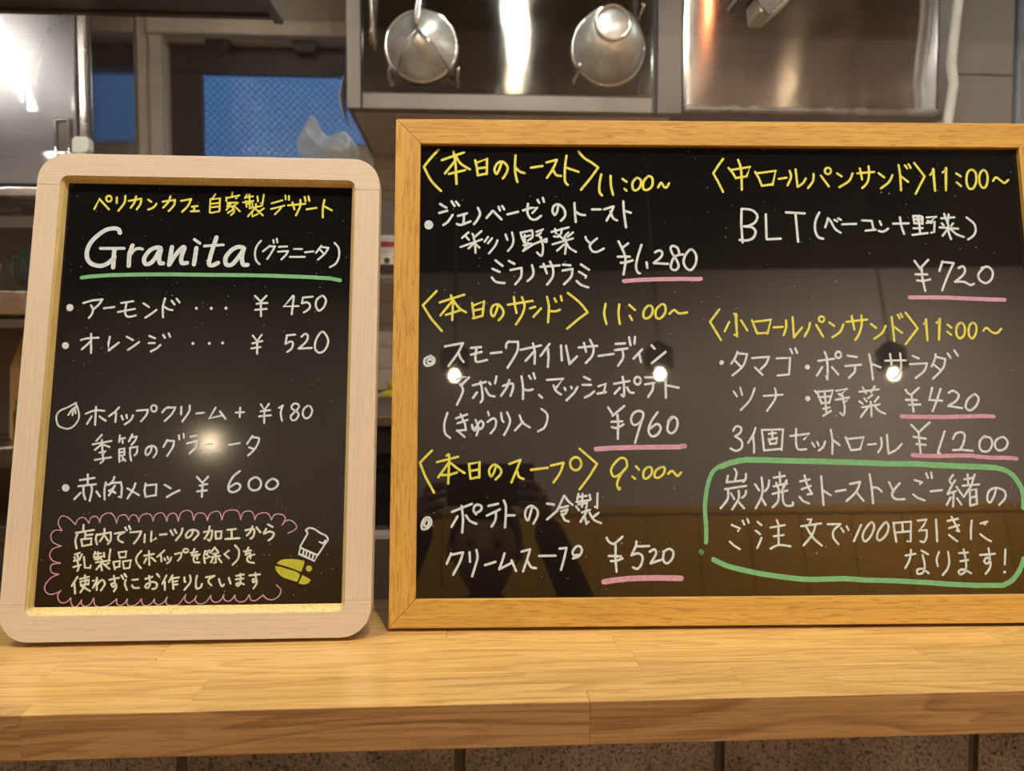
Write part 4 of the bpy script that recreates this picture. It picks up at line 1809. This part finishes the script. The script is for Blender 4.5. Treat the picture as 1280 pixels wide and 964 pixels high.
# ------------------------------------------------------------ clear partition behind the boards
pt = empty('partition', (0, .745, -.30), 'clear acrylic splash partition standing behind the two menu boards', 'partition')
obj('sheet', B((-1.3, 0, 0), (1.9, .003, 1.75)), M['acrylic'], pt)
obj('bottom_rail', B((-1.3, -.006, -.02), (1.9, .009, 0)), M['steel'], pt)
for x in (-1.3, 1.88): obj('post', B((x, -.006, -.65), (x + .02, .009, 1.75)), M['steel'], pt)

# ------------------------------------------------------------ kitchen
# tall steel fridge on the left
fr = empty('refrigerator', (-1.2, 1.7, .553), 'tall stainless steel upper cabinet with recessed grip above the cup shelves', 'cabinet')
def P_(root, name, a, b, m, **k):
    L = root.location; return obj(name, B(tuple(a[i] - L[i] for i in range(3)), tuple(b[i] - L[i] for i in range(3))), m, root, **k)
P_(fr, 'body', (-1.75, 1.712, .575), (-.805, 1.93, 1.72), M['steel_mirror'], bevel=.004)
P_(fr, 'door', (-1.74, 1.69, .58), (-.826, 1.711, 1.72), M['steel_door'], bevel=.003)
P_(fr, 'edge_strip', (-.8255, 1.695, .58), (-.806, 1.7115, 1.72), M['steel'], bevel=.004)
P_(fr, 'lower_lip', (-1.75, 1.68, .553), (-.81, 1.93, .5735), M['steel'], bevel=.003)
gp = empty('grip'); gp.parent = fr
gx0, gx1, gz0, gz1 = -.870, -.838, .643, .718
L = fr.location
def G_(name, a, b, m, bev=.001): 
    o = obj(name, B(tuple(a[i] - L[i] for i in range(3)), tuple(b[i] - L[i] for i in range(3))), m, gp, bevel=bev); return o
G_('grip_rim', (gx0, 1.683, gz0), (gx0 + .006, 1.69, gz1), M['chrome']); G_('grip_rim', (gx1 - .006, 1.683, gz0), (gx1, 1.69, gz1), M['chrome'])
G_('grip_rim', (gx0 + .006, 1.683, gz1 - .006), (gx1 - .006, 1.69, gz1), M['chrome']); G_('grip_rim', (gx0 + .006, 1.683, gz0), (gx1 - .006, 1.69, gz0 + .006), M['chrome'])
G_('grip_well', (gx0 + .0062, 1.687, gz0 + .0062), (gx1 - .0062, 1.6895, gz1 - .0062), M['steel_dark'])
# shelf rack below it
rk = empty('shelf_rack', (-1.2, 1.8, FZ), 'dark steel shelf rack holding cups and packets under the steel cabinet', 'shelf')
for x in (-1.72, -.835):
    P_(rk, 'post', (x, 1.72, FZ), (x + .02, 1.74, .552), M['steel_dark']); P_(rk, 'post', (x, 2.08, FZ), (x + .02, 2.1, .552), M['steel_dark'])
P_(rk, 'back_panel', (-1.72, 2.101, FZ), (-.815, 2.11, .552), M['steel_dark'])
for zt_, m, th in ((.360, 'steel', .052), (.298, 'steel_dark', .02), (.018, 'steel', .046), (-.16, 'steel_dark', .03), (-.45, 'steel', .03)):
    P_(rk, 'shelf', (-1.74, 1.742, zt_ - th), (-.815, 2.10, zt_), M[m], bevel=.002)
def cup(x, y, z, r, hgt, m, label, hang=0):
    t = empty('cup', (x, y, z), label, 'cup', 'cups on the rack')
    obj('bowl', lathe(bmesh.new(), [(0, 0), (r * .7, 0), (r * .8, hgt * .1), (r, hgt * .5), (r, hgt), (r * .9, hgt), (r * .88, hgt * .5), (r * .6, hgt * .08), (0, hgt * .08)], n=24), m, t, smooth=True)
    s_ = 1 if hang else -1
    obj('handle', tube(bmesh.new(), [(s_ * r * .95, 0, hgt * .85), (s_ * r * 1.35, 0, hgt * .85), (s_ * r * 1.6, 0, hgt * .6), (s_ * r * 1.35, 0, hgt * .3), (s_ * r * .95, 0, hgt * .22)], r * .1, 8), m, t, smooth=True)
    return t
cup(-.965, 1.80, .36, .042, .095, M['green'], 'dark green glazed mug on the upper rack shelf beside the board frame')
cup(-1.125, 1.80, .36, .042, .10, M['cream_cup'], 'cream cup at the left edge of the upper rack shelf', 1)
cup(-.99, 2.0, .36, .045, .13, M['brown_cup'], 'brown mug standing behind the green mug')
cup(-.885, 1.80, .36, .042, .095, M['brown_cup'], 'brown mug hidden mostly behind the whitewashed frame, right of the green mug', 1)
# kraft paper packet
kp = empty('paper_bag', (-1.03, 1.90, .019), 'folded tan kraft paper bag on the lower rack shelf', 'bag')
bm = bmesh.new()
v = [bm.verts.new(c) for c in ((-.06, -.03, 0), (.05, -.03, 0), (.05, .03, 0), (-.06, .03, 0), (-.055, -.028, .17), (.045, -.03, .15), (.04, .0, .17), (-.05, .0, .19), (-.03, -.006, .26), (.0, -.004, .25))]
for q in ((0, 1, 5, 4), (1, 2, 6, 5), (2, 3, 7, 6), (3, 0, 4, 7), (0, 3, 2, 1), (4, 5, 9, 8), (6, 7, 8, 9), (5, 6, 9), (7, 4, 8)): bm.faces.new([v[i] for i in q])
obj('bag_body', bm, M['kraft'], kp, bevel=.004)
j = empty('jar', (-1.00, 1.80, .019), 'short brown glass jar in front of the kraft bag', 'jar')
obj('glass', lathe(bmesh.new(), [(0, 0), (.03, 0), (.033, .01), (.033, .07), (.026, .085), (0, .085)], n=24), M['brown_cup'], j, smooth=True)
obj('lid', lathe(bmesh.new(), [(.0, .0855), (.028, .0855), (.028, .1), (0, .1)], n=24), M['steel_dark'], j)
# white knob on a stem
kb = empty('sensor_knob', (-.772, 1.6, -.95), 'small white square plastic knob on a thin stem beside the steel cabinet', 'knob')
obj('knob', prism(bmesh.new(), [(-.016, 1.572), (.012, 1.572), (.017, 1.580), (.017, 1.600), (.012, 1.605), (-.010, 1.605), (-.016, 1.598)], -.012, .012), M['white_plastic'], kb, bevel=.003)
obj('collar', lathe(bmesh.new(), [(0, 1.553), (.008, 1.553), (.012, 1.571), (0, 1.571)], n=16), M['white_plastic'], kb, smooth=True)
obj('stem', tube(bmesh.new(), [(0, 0, .02), (0, 0, 1.553)], .005, 10), M['white_plastic'], kb)
obj('foot', lathe(bmesh.new(), [(0, 0), (.06, 0), (.06, .012), (.01, .02), (0, .02)], n=24), M['white_plastic'], kb)
# hanging service beam at the top left
bmn = empty('lamp_housing', (-.75, 1.3, .776), 'long dark lamp housing hanging across the top left above the window', 'lamp')
P_(bmn, 'housing', (-1.35, 1.15, .779), (-.321, 1.30, .85), M['steel_dark'], bevel=.003)
P_(bmn, 'lip', (-1.35, 1.3005, .775), (-.321, 1.312, .81), M['steel_dark'], bevel=.001)
P_(bmn, 'end_cap', (-.3205, 1.15, .768), (-.305, 1.312, .86), M['steel_dark'], bevel=.002)
for x in (-1.2, -.5): P_(bmn, 'hanger', (x, 1.20, .851), (x + .008, 1.208, CZ), M['steel_dark'])
# steel wall cupboard
cb = empty('wall_cupboard', (.13, 2.45, .905), 'stainless steel wall cupboard with the two strainers hanging on its door', 'cabinet')
P_(cb, 'body', (-.341, 2.222, .905), (.606, 2.695, 1.75), M['steel_dark'], bevel=.002)
P_(cb, 'side_frame', (-.343, 2.20, .905), (-.303, 2.2215, 1.75), M['steel_mid'], bevel=.003)
dr = P_(cb, 'door', (-.298, 2.198, .950), (.520, 2.2195, 1.75), steel('smeared_steel_door', (.42, .41, .38), .055, .93, ROT, .7, .002), bevel=.002)
P_(cb, 'bottom_rail', (-.298, 2.198, .906), (.520, 2.2195, .9485), M['steel_mid'], bevel=.001)
P_(cb, 'door_seam', (.5225, 2.206, .906), (.532, 2.2195, 1.75), M['black'])
P_(cb, 'side_frame', (.535, 2.20, .905), (.606, 2.2195, 1.75), M['steel_dark'], bevel=.002)
hd = obj('handle', tube(bmesh.new(), [(-.398, -.252, .52), (-.398, -.275, .50), (-.398, -.28, .45), (-.398, -.28, .21), (-.398, -.275, .18), (-.398, -.252, .165)], .0075, 10), M['chrome'], cb, smooth=True)
obj('underside_panel', B((-.455, -.215, -.004), (.45, .235, -.0005)), M['steel_soft'], cb)
nt_ = empty('paper_note', (-.352, 2.30, .89), 'white curled paper note stuck on the left side of the wall cupboard', 'note')
bm = bmesh.new(); ring = []
for i in range(7):
    z = .115 * i / 6; bend = .012 * math.sin(i / 6 * PI) + .004
    ring.append([bm.verts.new((-bend + (.0 if s_ else .001), y_, z)) for s_, y_ in ((0, -.07), (0, .04))])
for i in range(6): bm.faces.new((ring[i][0], ring[i][1], ring[i + 1][1], ring[i + 1][0]))
o = obj('sheet', bm, M['white_plastic'], nt_); sm_ = o.modifiers.new('t', 'SOLIDIFY'); sm_.thickness = .001
# strainer with wire yoke
def hook(root, x, z):
    obj('hook', tube(bmesh.new(), [(x, .045, z - .002), (x, .012, z - .002), (x + .002, -.006, z + .006), (x + .004, -.008, z + .018)], .0035, 8), M['chrome'], root, smooth=True)
sn = empty('strainer', (-.133, 2.15, 1.072), 'round steel strainer with a Y shaped wire yoke on the cupboard door', 'strainer')
r = .098
obj('cone', lathe(bmesh.new(), [(r, .03), (r * .95, .018), (r * .6, -.006), (r * .25, -.028), (.0, -.036), (0, -.033), (r * .6, -.002), (r * .93, .022), (r * .98, .033)], n=48, axis='Y'), M['bowl'], sn, smooth=True)
obj('rim', tube(bmesh.new(), [(r * math.cos(t * PI / 20), .03, r * math.sin(t * PI / 20)) for t in range(40)], .0042, 8, True), M['chrome'], sn, smooth=True)
for ax, az in ((-.071, -.083), (.088, -.085)):
    obj('yoke_wire', tube(bmesh.new(), [(-.008, -.042, .018), (ax * .5 - .004, -.038, az * .42 + .01), (ax, .022, az)], .0034, 8), M['chrome'], sn, smooth=True)
obj('yoke_wire', tube(bmesh.new(), [(-.008, -.042, .018), (-.002, -.036, .06), (.003, -.01, .12), (.003, .02, .24)], .0045, 8), M['chrome'], sn, smooth=True)
obj('yoke_wire', tube(bmesh.new(), [(-.008, -.042, .018), (-.012, -.036, .06), (-.006, -.01, .12), (-.006, .02, .24)], .0035, 8), M['chrome'], sn, smooth=True)
hook(sn, -.088, -.088); hook(sn, .100, -.088)
# bowl with foot ring
bw = empty('mixing_bowl', (.391, 2.15, 1.08), 'steel mixing bowl hung with its foot ring showing, right of the strainer', 'bowl')
r = .102; fx, fz = -.002, .038
bm = bmesh.new(); rings = []
for (rr, yy, s_) in ((r, .042, 0), (r * .99, .030, 0), (r * .88, .004, .25), (r * .70, -.022, .6), (r * .50, -.038, 1)):
    rings.append([bm.verts.new((fx * s_ + rr * math.cos(2 * PI * k / 48), yy, fz * s_ + rr * math.sin(2 * PI * k / 48))) for k in range(48)])
for a_, b_ in zip(rings, rings[1:]):
    for k in range(48): bm.faces.new((a_[k], a_[(k + 1) % 48], b_[(k + 1) % 48], b_[k]))
bm.faces.new(rings[-1]); obj('shell', bm, M['bowl'], bw, smooth=True)
obj('foot_ring', tube(bmesh.new(), [(fx + .047 * math.cos(t * PI / 20), -.041, fz + .047 * math.sin(t * PI / 20)) for t in range(40)], .0045, 8, True), M['chrome'], bw, smooth=True)
obj('rim', tube(bmesh.new(), [(r * math.cos(t * PI / 20), .042, r * math.sin(t * PI / 20)) for t in range(40)], .0042, 8, True), M['chrome'], bw, smooth=True)
hook(bw, -.091, -.078); hook(bw, .086, .088)
# hood on the right
hd = empty('exhaust_hood', (1.0, 2.45, .90), 'wide brushed steel exhaust hood beside the wall cupboard', 'hood')
P_(hd, 'front_panel', (.622, 2.20, .928), (1.356, 2.215, 1.75), M['steel_hood'], bevel=.002)
P_(hd, 'body', (.610, 2.2155, .915), (1.40, 2.69, 1.75), M['steel_dark'], bevel=.002)
P_(hd, 'lower_lip', (.612, 2.19, .914), (1.358, 2.2135, .927), M['steel'], bevel=.002)
P_(hd, 'side_panel', (1.358, 2.20, .915), (1.405, 2.2150, 1.75), M['steel_dark'], bevel=.002)
P_(hd, 'seam_strip', (.6105, 2.20, .928), (.6215, 2.2150, 1.75), M['chrome'])
# white hose
hs = tube(bmesh.new(), [(x * .922, 2.12, .234 + (z - .234) * .922) for x, z in ((1.50, 2.0), (1.487, 1.6), (1.478, 1.29), (1.466, 1.17), (1.461, 1.10), (1.470, 1.04), (1.455, .93), (1.445, .80), (1.44, .35))], .0125, 12)
tag(obj('hose', hs, M['white_plastic'], None, smooth=True), 'white flexible hose hanging down in front of the grey wall panels', 'hose')
tag(obj('pipe', tube(bmesh.new(), [(1.815, 2.5, FZ), (1.815, 2.5, CZ)], .012, 12), M['blue_pipe'], None, smooth=True), 'blue grey vertical pipe near the right edge of the wall panels', 'pipe')
# small square lamp arm at the top
al = empty('spot_lamp', (.58, 1.5, .884), 'dark square lamp head poking in at the top right of centre', 'lamp')
bm = bmesh.new(); box(bm, (-.047, -.01, .042), (.02, .10, .056)); obj('plate', bm, M['steel_dark'], al, bevel=.002)
bm = bmesh.new()
v = [bm.verts.new(c) for c in ((-.018, 0, .041), (.055, 0, .041), (.012, 0, .004), (-.014, 0, .006), (-.018, .07, .041), (.055, .07, .041), (.012, .07, .004), (-.014, .07, .006))]
for q in ((0, 1, 2, 3), (7, 6, 5, 4), (0, 4, 5, 1), (1, 5, 6, 2), (2, 6, 7, 3), (3, 7, 4, 0)): bm.faces.new([v[i] for i in q])
obj('head', bm, M['trim'], al, bevel=.002)
obj('cover', B((.0, -.004, .0), (.05, -.0005, .040)), M['steel_dark'], al).rotation_euler = (0, -.7, 0)
obj('rod', tube(bmesh.new(), [(.03, .05, .056), (.03, .05, CZ - .868)], .006, 8), M['steel_dark'], al)

# things seen in the slot between the boards
sp = empty('wall_shelf', (-.25, 2.5, .49), 'narrow grey steel wall shelf between the boards with a splash plate', 'shelf')
P_(sp, 'plate', (-.42, 2.50, .60), (-.10, 2.51, .71), M['steel_dark'])
P_(sp, 'rail', (-.42, 2.385, .492), (-.10, 2.398, .517), M['steel'], bevel=.001)
P_(sp, 'shelf_board', (-.42, 2.3985, .506), (-.10, 2.60, .5165), M['steel_dark'])
P_(sp, 'bracket', (-.36, 2.40, .48), (-.35, 2.69, .505), M['steel_dark']); P_(sp, 'bracket', (-.15, 2.40, .48), (-.14, 2.69, .505), M['steel_dark'])
obj('screw', lathe(bmesh.new(), [(0, -.118), (.009, -.118), (.009, -.115), (0, -.115)], (-.003, 0, .014), n=16, axis='Y'), M['black'], sp)
cn = empty('enamel_tin', (-.25, 2.45, .517), 'white enamel tin with a dark red band on the wall shelf', 'tin')
obj('body', lathe(bmesh.new(), [(0, 0), (.052, 0), (.052, .022), (.054, .024), (.052, .026), (.052, .040), (.052, .066), (.0, .066)], n=32), M['enamel'], cn, smooth=False)
obj('band', lathe(bmesh.new(), [(.0525, .030), (.0532, .030), (.0532, .048), (.0525, .048)], n=32), M['red'], cn)
for z in (.018, .058): obj('rib', tube(bmesh.new(), [(.053 * math.cos(t * PI / 16), .053 * math.sin(t * PI / 16), z) for t in range(32)], .0025, 6, True), M['enamel'], cn)
# worktop pieces
wt = empty('work_cabinet', (-.16, 1.7, FZ), 'kitchen work cabinet with a pale wood board top and dark vented oven front', 'cabinet')
P_(wt, 'board_top', (-.42, 1.50, .084), (.30, 2.0, .101), M['shelf_wood'])
P_(wt, 'carcass', (-.41, 1.5155, -.30), (.29, 1.99, .083), M['steel_dark'])
P_(wt, 'plinth', (-.41, 1.5155, FZ), (.29, 1.99, -.30), M['steel_dark'])
P_(wt, 'control_strip', (-.41, 1.504, .030), (.29, 1.515, .075), M['steel_dark'], bevel=.001)
P_(wt, 'oven_glass', (-.41, 1.506, -.112), (.29, 1.515, -.008), M['dark_glass'])
P_(wt, 'trim_bar', (-.41, 1.50, -.118), (.29, 1.515, -.112), M['chrome'])
P_(wt, 'drawer', (-.41, 1.505, -.29), (.29, 1.515, -.12), M['steel_soft'])
for z in (.022, .002):
    bm = bmesh.new()
    for i in range(56): box(bm, (-.24 + i * .0042 + .10 - .06, -.202, z - FZ), (-.24 + i * .0042 + .1022 - .06, -.196, z - FZ + .007))
    o = obj('vent_slots', bm, M['chrome'], wt); o['kind'] = 'stuff'
P_(wt, 'vent_backing', (-.41, 1.506, -.006), (.29, 1.515, .029), M['black'])
ctn = empty('steel_container', (-.165, 1.54, .101), 'small open steel container on the pale wood board between the menu boards', 'container')
bm = bmesh.new(); 
for a_, b_ in (((-.03, -.03, 0), (.03, .03, .002)), ((-.03, -.03, .002), (.03, -.028, .036)), ((-.03, .028, .002), (.03, .03, .036)), ((-.03, -.028, .002), (-.028, .028, .036)), ((.028, -.028, .002), (.03, .028, .036))): box(bm, a_, b_)
obj('tray', bm, M['steel_light'], ctn); obj('rim', B((-.033, -.033, .036), (.033, -.0285, .039)), M['steel_light'], ctn)
yb = empty('squeeze_bottle', (-.160, 1.545, .104), 'yellow squeeze bottle standing in the small steel container', 'bottle')
obj('body', lathe(bmesh.new(), [(0, 0), (.02, 0), (.021, .035), (.017, .044), (.006, .048), (0, .048)], n=24), M['yellow'], yb, smooth=True)
obj('nozzle', lathe(bmesh.new(), [(0, .048), (.006, .048), (.004, .060), (.002, .070), (0, .07)], n=16), M['yellow'], yb, smooth=True)
sb = empty('steel_box', (-.15, 1.25, FZ), 'low brushed steel counter unit just behind the clear partition', 'cabinet')
P_(sb, 'body', (-.32, 1.20, FZ), (.40, 1.24, -.058), M['steel_soft'], bevel=.003)
P_(sb, 'front_door', (-.31, 1.190, -.80), (.39, 1.1995, -.06), M['steel_soft'], bevel=.002)
# plastic bag on a steel box behind the left board
st2 = empty('steel_box', (-.32, 1.25, FZ), 'tall narrow steel unit hidden behind the left board and carrying the plastic bag', 'cabinet')
P_(st2, 'body', (-.44, 1.12, FZ), (-.325, 1.38, .49), M['steel'], bevel=.003)
P_(st2, 'top_plate', (-.44, 1.11, .4905), (-.17, 1.38, .50), M['steel'], bevel=.002)
bm = bmesh.new(); bmesh.ops.create_icosphere(bm, subdivisions=4, radius=1)
rb = random.Random(5)
ds = [(Vector((rb.uniform(-1, 1), rb.uniform(-1, 1), rb.uniform(-1, 1))).normalized(), rb.uniform(.5, 1.0)) for _ in range(26)]
for v in bm.verts:
    n = v.co.normalized(); k = min((dd / max(n.dot(c), 1e-3)) for c, dd in ds if n.dot(c) > .05) if any(n.dot(c) > .05 for c, dd in ds) else 1
    k = min(1.15, k) * (1 + .05 * math.sin(9 * n.x + 5 * n.z) * math.sin(7 * n.y + 3))
    x = n.x * k * .060; z = n.z * k * .042; y = n.y * k * .05
    if z > 0:  # two ears of the knotted bag
        z *= .55 + 1.0 * math.exp(-((x + .036) / .015) ** 2) + 1.0 * math.exp(-((x - .026) / .026) ** 2)
    v.co = (x, y, max(z, -.03) + .0305)
pb_ = obj('plastic_bag', bm, M['film'], None); pb_.location = (-.207, 1.2, .5)
pb_.scale = (.98, 1, 1.0)
tag(pb_, 'crumpled translucent plastic bag showing above the whitewashed frame in front of the window', 'bag')
# tube fixtures
for x, y, z, ln in TUBES:
    t = empty('tube_light', (x, y, z + .01), 'white kitchen tube light in front of the wall cupboard' if x < 1 else 'white kitchen tube light at the right end of the kitchen', 'lamp', 'kitchen tube lights')
    obj('tray', B((-.03, -ln / 2, .014), (.03, ln / 2, .04)), M['white_plastic'], t)
    obj('tube', tube(bmesh.new(), [(0, -ln / 2 + .02, 0), (0, ln / 2 - .02, 0)], .008, 8), M['tube'], t)
    for yy in (-.4, .4): obj('hanger', B((-.004, yy, .041), (.004, yy + .008, CZ - z - .01)), M['steel_dark'], t)
t = empty('tube_light', (LT0 + LT1) / 2, 'long bright linear tube light hanging over the left end of the counter', 'lamp')
hv_ = (LT1 - LT0) / 2
obj('tube', tube(bmesh.new(), [-hv_, hv_], .012, 10), M['tube_bright'], t)
obj('tray', tube(bmesh.new(), [-hv_ + Vector((0, 0, .025)), hv_ + Vector((0, 0, .025))], .011, 4), M['white_plastic'], t)
for k in (-.8, .8): obj('cable', tube(bmesh.new(), [hv_ * k + Vector((0, 0, .036)), hv_ * k + Vector((0, 0, CZ - 1.093))], .002, 6), M['steel_dark'], t)
t = empty('streak_rod', (.93, 1.4, 1.5), 'added slim glowing orange rod mirrored as a copper streak in the exhaust hood', 'lamp')  # orange rod added so the hood mirrors a copper streak
obj('rod', tube(bmesh.new(), [(0, 0, 0), (0, 0, .22)], .009, 8), M['streak_glow'], t)
obj('cap', lathe(bmesh.new(), [(0, .2205), (.02, .2205), (.02, .27), (0, .27)], n=16), M['black'], t)
obj('cord', tube(bmesh.new(), [(0, 0, .27), (0, 0, CZ - 1.5)], .003, 6), M['black'], t)
for i, p in enumerate(DOWN_ADDED + CAFE_FILL):  # fixtures for the added ceiling lamps, out of view
    t = empty('added_downlight', (p[0], p[1], CZ), ('left', 'middle', 'right')[i % 3] + (' added ceiling lamp brightening the counter' if i < 3 else ' added ceiling fill lamp for the cafe wall'), 'lamp', 'added ceiling lamps')
    obj('ring', lathe(bmesh.new(), [(.068, -.001), (.085, -.001), (.085, -.008), (.068, -.012)], n=32), M['white_plastic'], t)
    obj('diffuser', lathe(bmesh.new(), [(0, -.002), (.06, -.002), (.06, -.004), (0, -.004)], n=24), M['added_downlight'], t)

# ------------------------------------------------------------ cafe side: pendants, person with phone
pends = [(-.975, .775, 'pendant lamp hanging lowest at the left of the row, mirrored in the left board'), (-.20, .937, 'pendant lamp mirrored at the left of the wide board'),
         (.62, .935, 'pendant lamp mirrored in the middle of the wide board'), (1.55, .925, 'pendant lamp mirrored at the right of the wide board')]
for x, z, lab in pends:
    t = empty('pendant_lamp', (x, -1.6, z), lab, 'lamp', 'row of cafe pendant lamps')
    obj('bulb', lathe(bmesh.new(), [(0, -.024), (.014, -.020), (.021, -.006), (.021, .006), (.012, .022), (0, .024)], n=20), M['bulb'], t, smooth=True)
    obj('socket', lathe(bmesh.new(), [(0, .025), (.02, .025), (.022, .07), (.012, .09), (0, .09)], n=20), M['black'], t)
    obj('shade', lathe(bmesh.new(), [(.055, .026), (.057, .026), (.058, .10), (.02, .135), (0, .135), (0, .131), (.018, .131), (.054, .098)], n=28), M['black'], t)
    obj('shade_lining', lathe(bmesh.new(), [(.0535, .027), (.0535, .097), (.024, .125)], n=28), M['brass'], t)
    bm = bmesh.new()
    for i in range(14):
        zc = .15 + i * .026; pts = []
        for k in range(10):
            a = 2 * PI * k / 10; px, pz = .006 * math.cos(a), .016 * math.sin(a)
            pts.append((px, 0, zc + pz) if i % 2 else (0, px, zc + pz))
        tube(bm, pts, .002, 5, True)
    obj('chain', bm, M['black'], t)
    obj('cord', tube(bmesh.new(), [(0, 0, .50), (0, 0, CZ - z)], .003, 6), M['black'], t)

def skin_mesh(name, pts, edges, root, m, parent, sub=2):
    me = bpy.data.meshes.new(name); me.from_pydata([p[:3] for p in pts], edges, []); o = bpy.data.objects.new(name, me); COL.objects.link(o)
    md = o.modifiers.new('skin', 'SKIN'); sl = me.skin_vertices[0].data if me.skin_vertices else None
    if sl is None:
        bm = bmesh.new(); bm.from_mesh(me); bm.verts.layers.skin.verify(); bm.to_mesh(me); bm.free(); sl = me.skin_vertices[0].data
    for i, p in enumerate(pts): sl[i].radius = (p[3], p[4] if len(p) > 4 else p[3])
    sl[root].use_root = True
    o.modifiers.new('sub', 'SUBSURF').levels = sub; o.modifiers['sub'].render_levels = sub
    me.materials.append(m); o.parent = parent; md.use_smooth_shade = True
    return o
pr = empty('person', (-.03, -.48, FZ), 'crouching person in dark clothes holding up a phone, seen only as a reflection', 'person')
H = .95
body = [(0, -.06, .60, .12, .10), (0, -.05, .76, .13, .09), (0, -.02, .89, .14, .10), (0, 0, .965, .07), (0, .03, 1.02, .045), (-.16, -.01, .92, .052), (.16, -.01, .92, .052),
        (-.23, .17, .90, .042), (.23, .17, .90, .042), (-.10, .37, 1.13, .030), (.12, .37, 1.13, .030),
        (-.10, -.04, .55, .085), (.10, -.04, .55, .085), (-.13, .30, .50, .060), (.13, .30, .50, .060), (-.12, .10, .10, .040), (.12, .10, .10, .040), (-.13, .24, .035, .032), (.13, .24, .035, .032)]
ed = [(0, 1), (1, 2), (2, 3), (3, 4), (2, 5), (2, 6), (5, 7), (6, 8), (7, 9), (8, 10), (0, 11), (0, 12), (11, 13), (12, 14), (13, 15), (14, 16), (15, 17), (16, 18)]
skin_mesh('body', body, ed, 0, M['cloth'], pr)
bm = bmesh.new(); bmesh.ops.create_uvsphere(bm, u_segments=24, v_segments=18, radius=1)
for v in bm.verts:
    x, y, z = v.co; nx = x * .072 * (1 - .18 * max(0, -z)); ny = y * .092 + .035; nz_ = z * .112 + 1.105
    if y > .2:
        ny += .020 * math.exp(-(x / .16) ** 2 - ((z + .12) / .2) ** 2)          # nose
        ny -= .010 * (math.exp(-((abs(x) - .42) / .18) ** 2 - ((z - .08) / .12) ** 2))   # eye sockets
        ny += .006 * math.exp(-(x / .3) ** 2 - ((z + .5) / .1) ** 2)            # lips
    v.co = (nx, ny, nz_)
hdo = obj('head', bm, M['skin'], pr, smooth=True)
for s_ in (-1, 1):
    obj('eye', lathe(bmesh.new(), [(0, .006), (.008, .002), (.009, -.004), (0, -.008)], (s_ * .029, .115, 1.113), n=12, axis='Y'), M['black'], pr, smooth=True)
    obj('ear', tube(bmesh.new(), [(s_ * .071, .03, 1.13), (s_ * .080, .025, 1.115), (s_ * .076, .032, 1.085)], .010, 8), M['skin'], pr, smooth=True)
bm = bmesh.new(); bmesh.ops.create_uvsphere(bm, u_segments=24, v_segments=16, radius=1)
for v in bm.verts:
    x, y, z = v.co
    v.co = (x * .084, y * .1 + .024 - (.03 if z < 0 and y > 0 else 0) - max(0, y) * (.035 if z < .35 else 0), z * (.115 if z > 0 else .09) + 1.125)
obj('hair', bm, M['hair'], pr, smooth=True)
# hands: palm and five fingers each, holding the phone
for s_, bx in ((-1, -.10), (1, .12)):
    hx = bx
    pts = [(hx, .37, 1.13, .022, .018), (hx - s_ * .012, .415, 1.150, .030, .014)]; e2 = [(0, 1)]
    for f_ in range(4):
        zz = 1.128 + f_ * .018; b_ = len(pts); ln = (.82, .95, 1, .9)[f_]
        pts += [(hx - s_ * .014, .430, zz + .0, .0085), (hx - s_ * (.014 + .010), .462 , zz, .008), (hx - s_ * (.016 + .034 * ln), .468, zz, .007)]
        e2 += [(1, b_), (b_, b_ + 1), (b_ + 1, b_ + 2)]
    b_ = len(pts); pts += [(hx - s_ * .018, .425, 1.178, .010), (hx - s_ * .036, .440, 1.186, .009), (hx - s_ * .052, .446, 1.180, .007)]; e2 += [(1, b_), (b_, b_ + 1), (b_ + 1, b_ + 2)]
    skin_mesh('hand', pts, e2, 0, M['skin'], pr, 1)
ph = empty('phone', (-.005, -.03, .13), 'phone in a maroon case held level in front of the crouching person', 'phone')
obj('case', B((-.077, 0, .065), (.077, .009, .14)), M['phone'], ph, bevel=.003)
obj('screen', B((-.073, -.0010, .069), (.073, -.0002, .136)), M['dark_glass'], ph)

# chairs and tables in the cafe, seen only as dark shapes in the black boards
def cafe_table(x, y, lab):
    t = empty('cafe_table', (x, y, FZ), lab, 'table', 'cafe tables')
    obj('top', B((-.35, -.35, .70), (.35, .35, .73)), M['shelf_wood'], t, bevel=.004)
    obj('column', tube(bmesh.new(), [(0, 0, .02), (0, 0, .70)], .03, 12), M['black'], t)
    obj('foot', lathe(bmesh.new(), [(0, 0), (.24, 0), (.24, .012), (.03, .02), (0, .02)], n=28), M['black'], t)
cafe_table(-.9, -2.2, 'square cafe table below the left pendants behind the photographer')
cafe_table(1.1, -2.2, 'square cafe table below the right pendants behind the photographer')
bpy.context.view_layer.update()
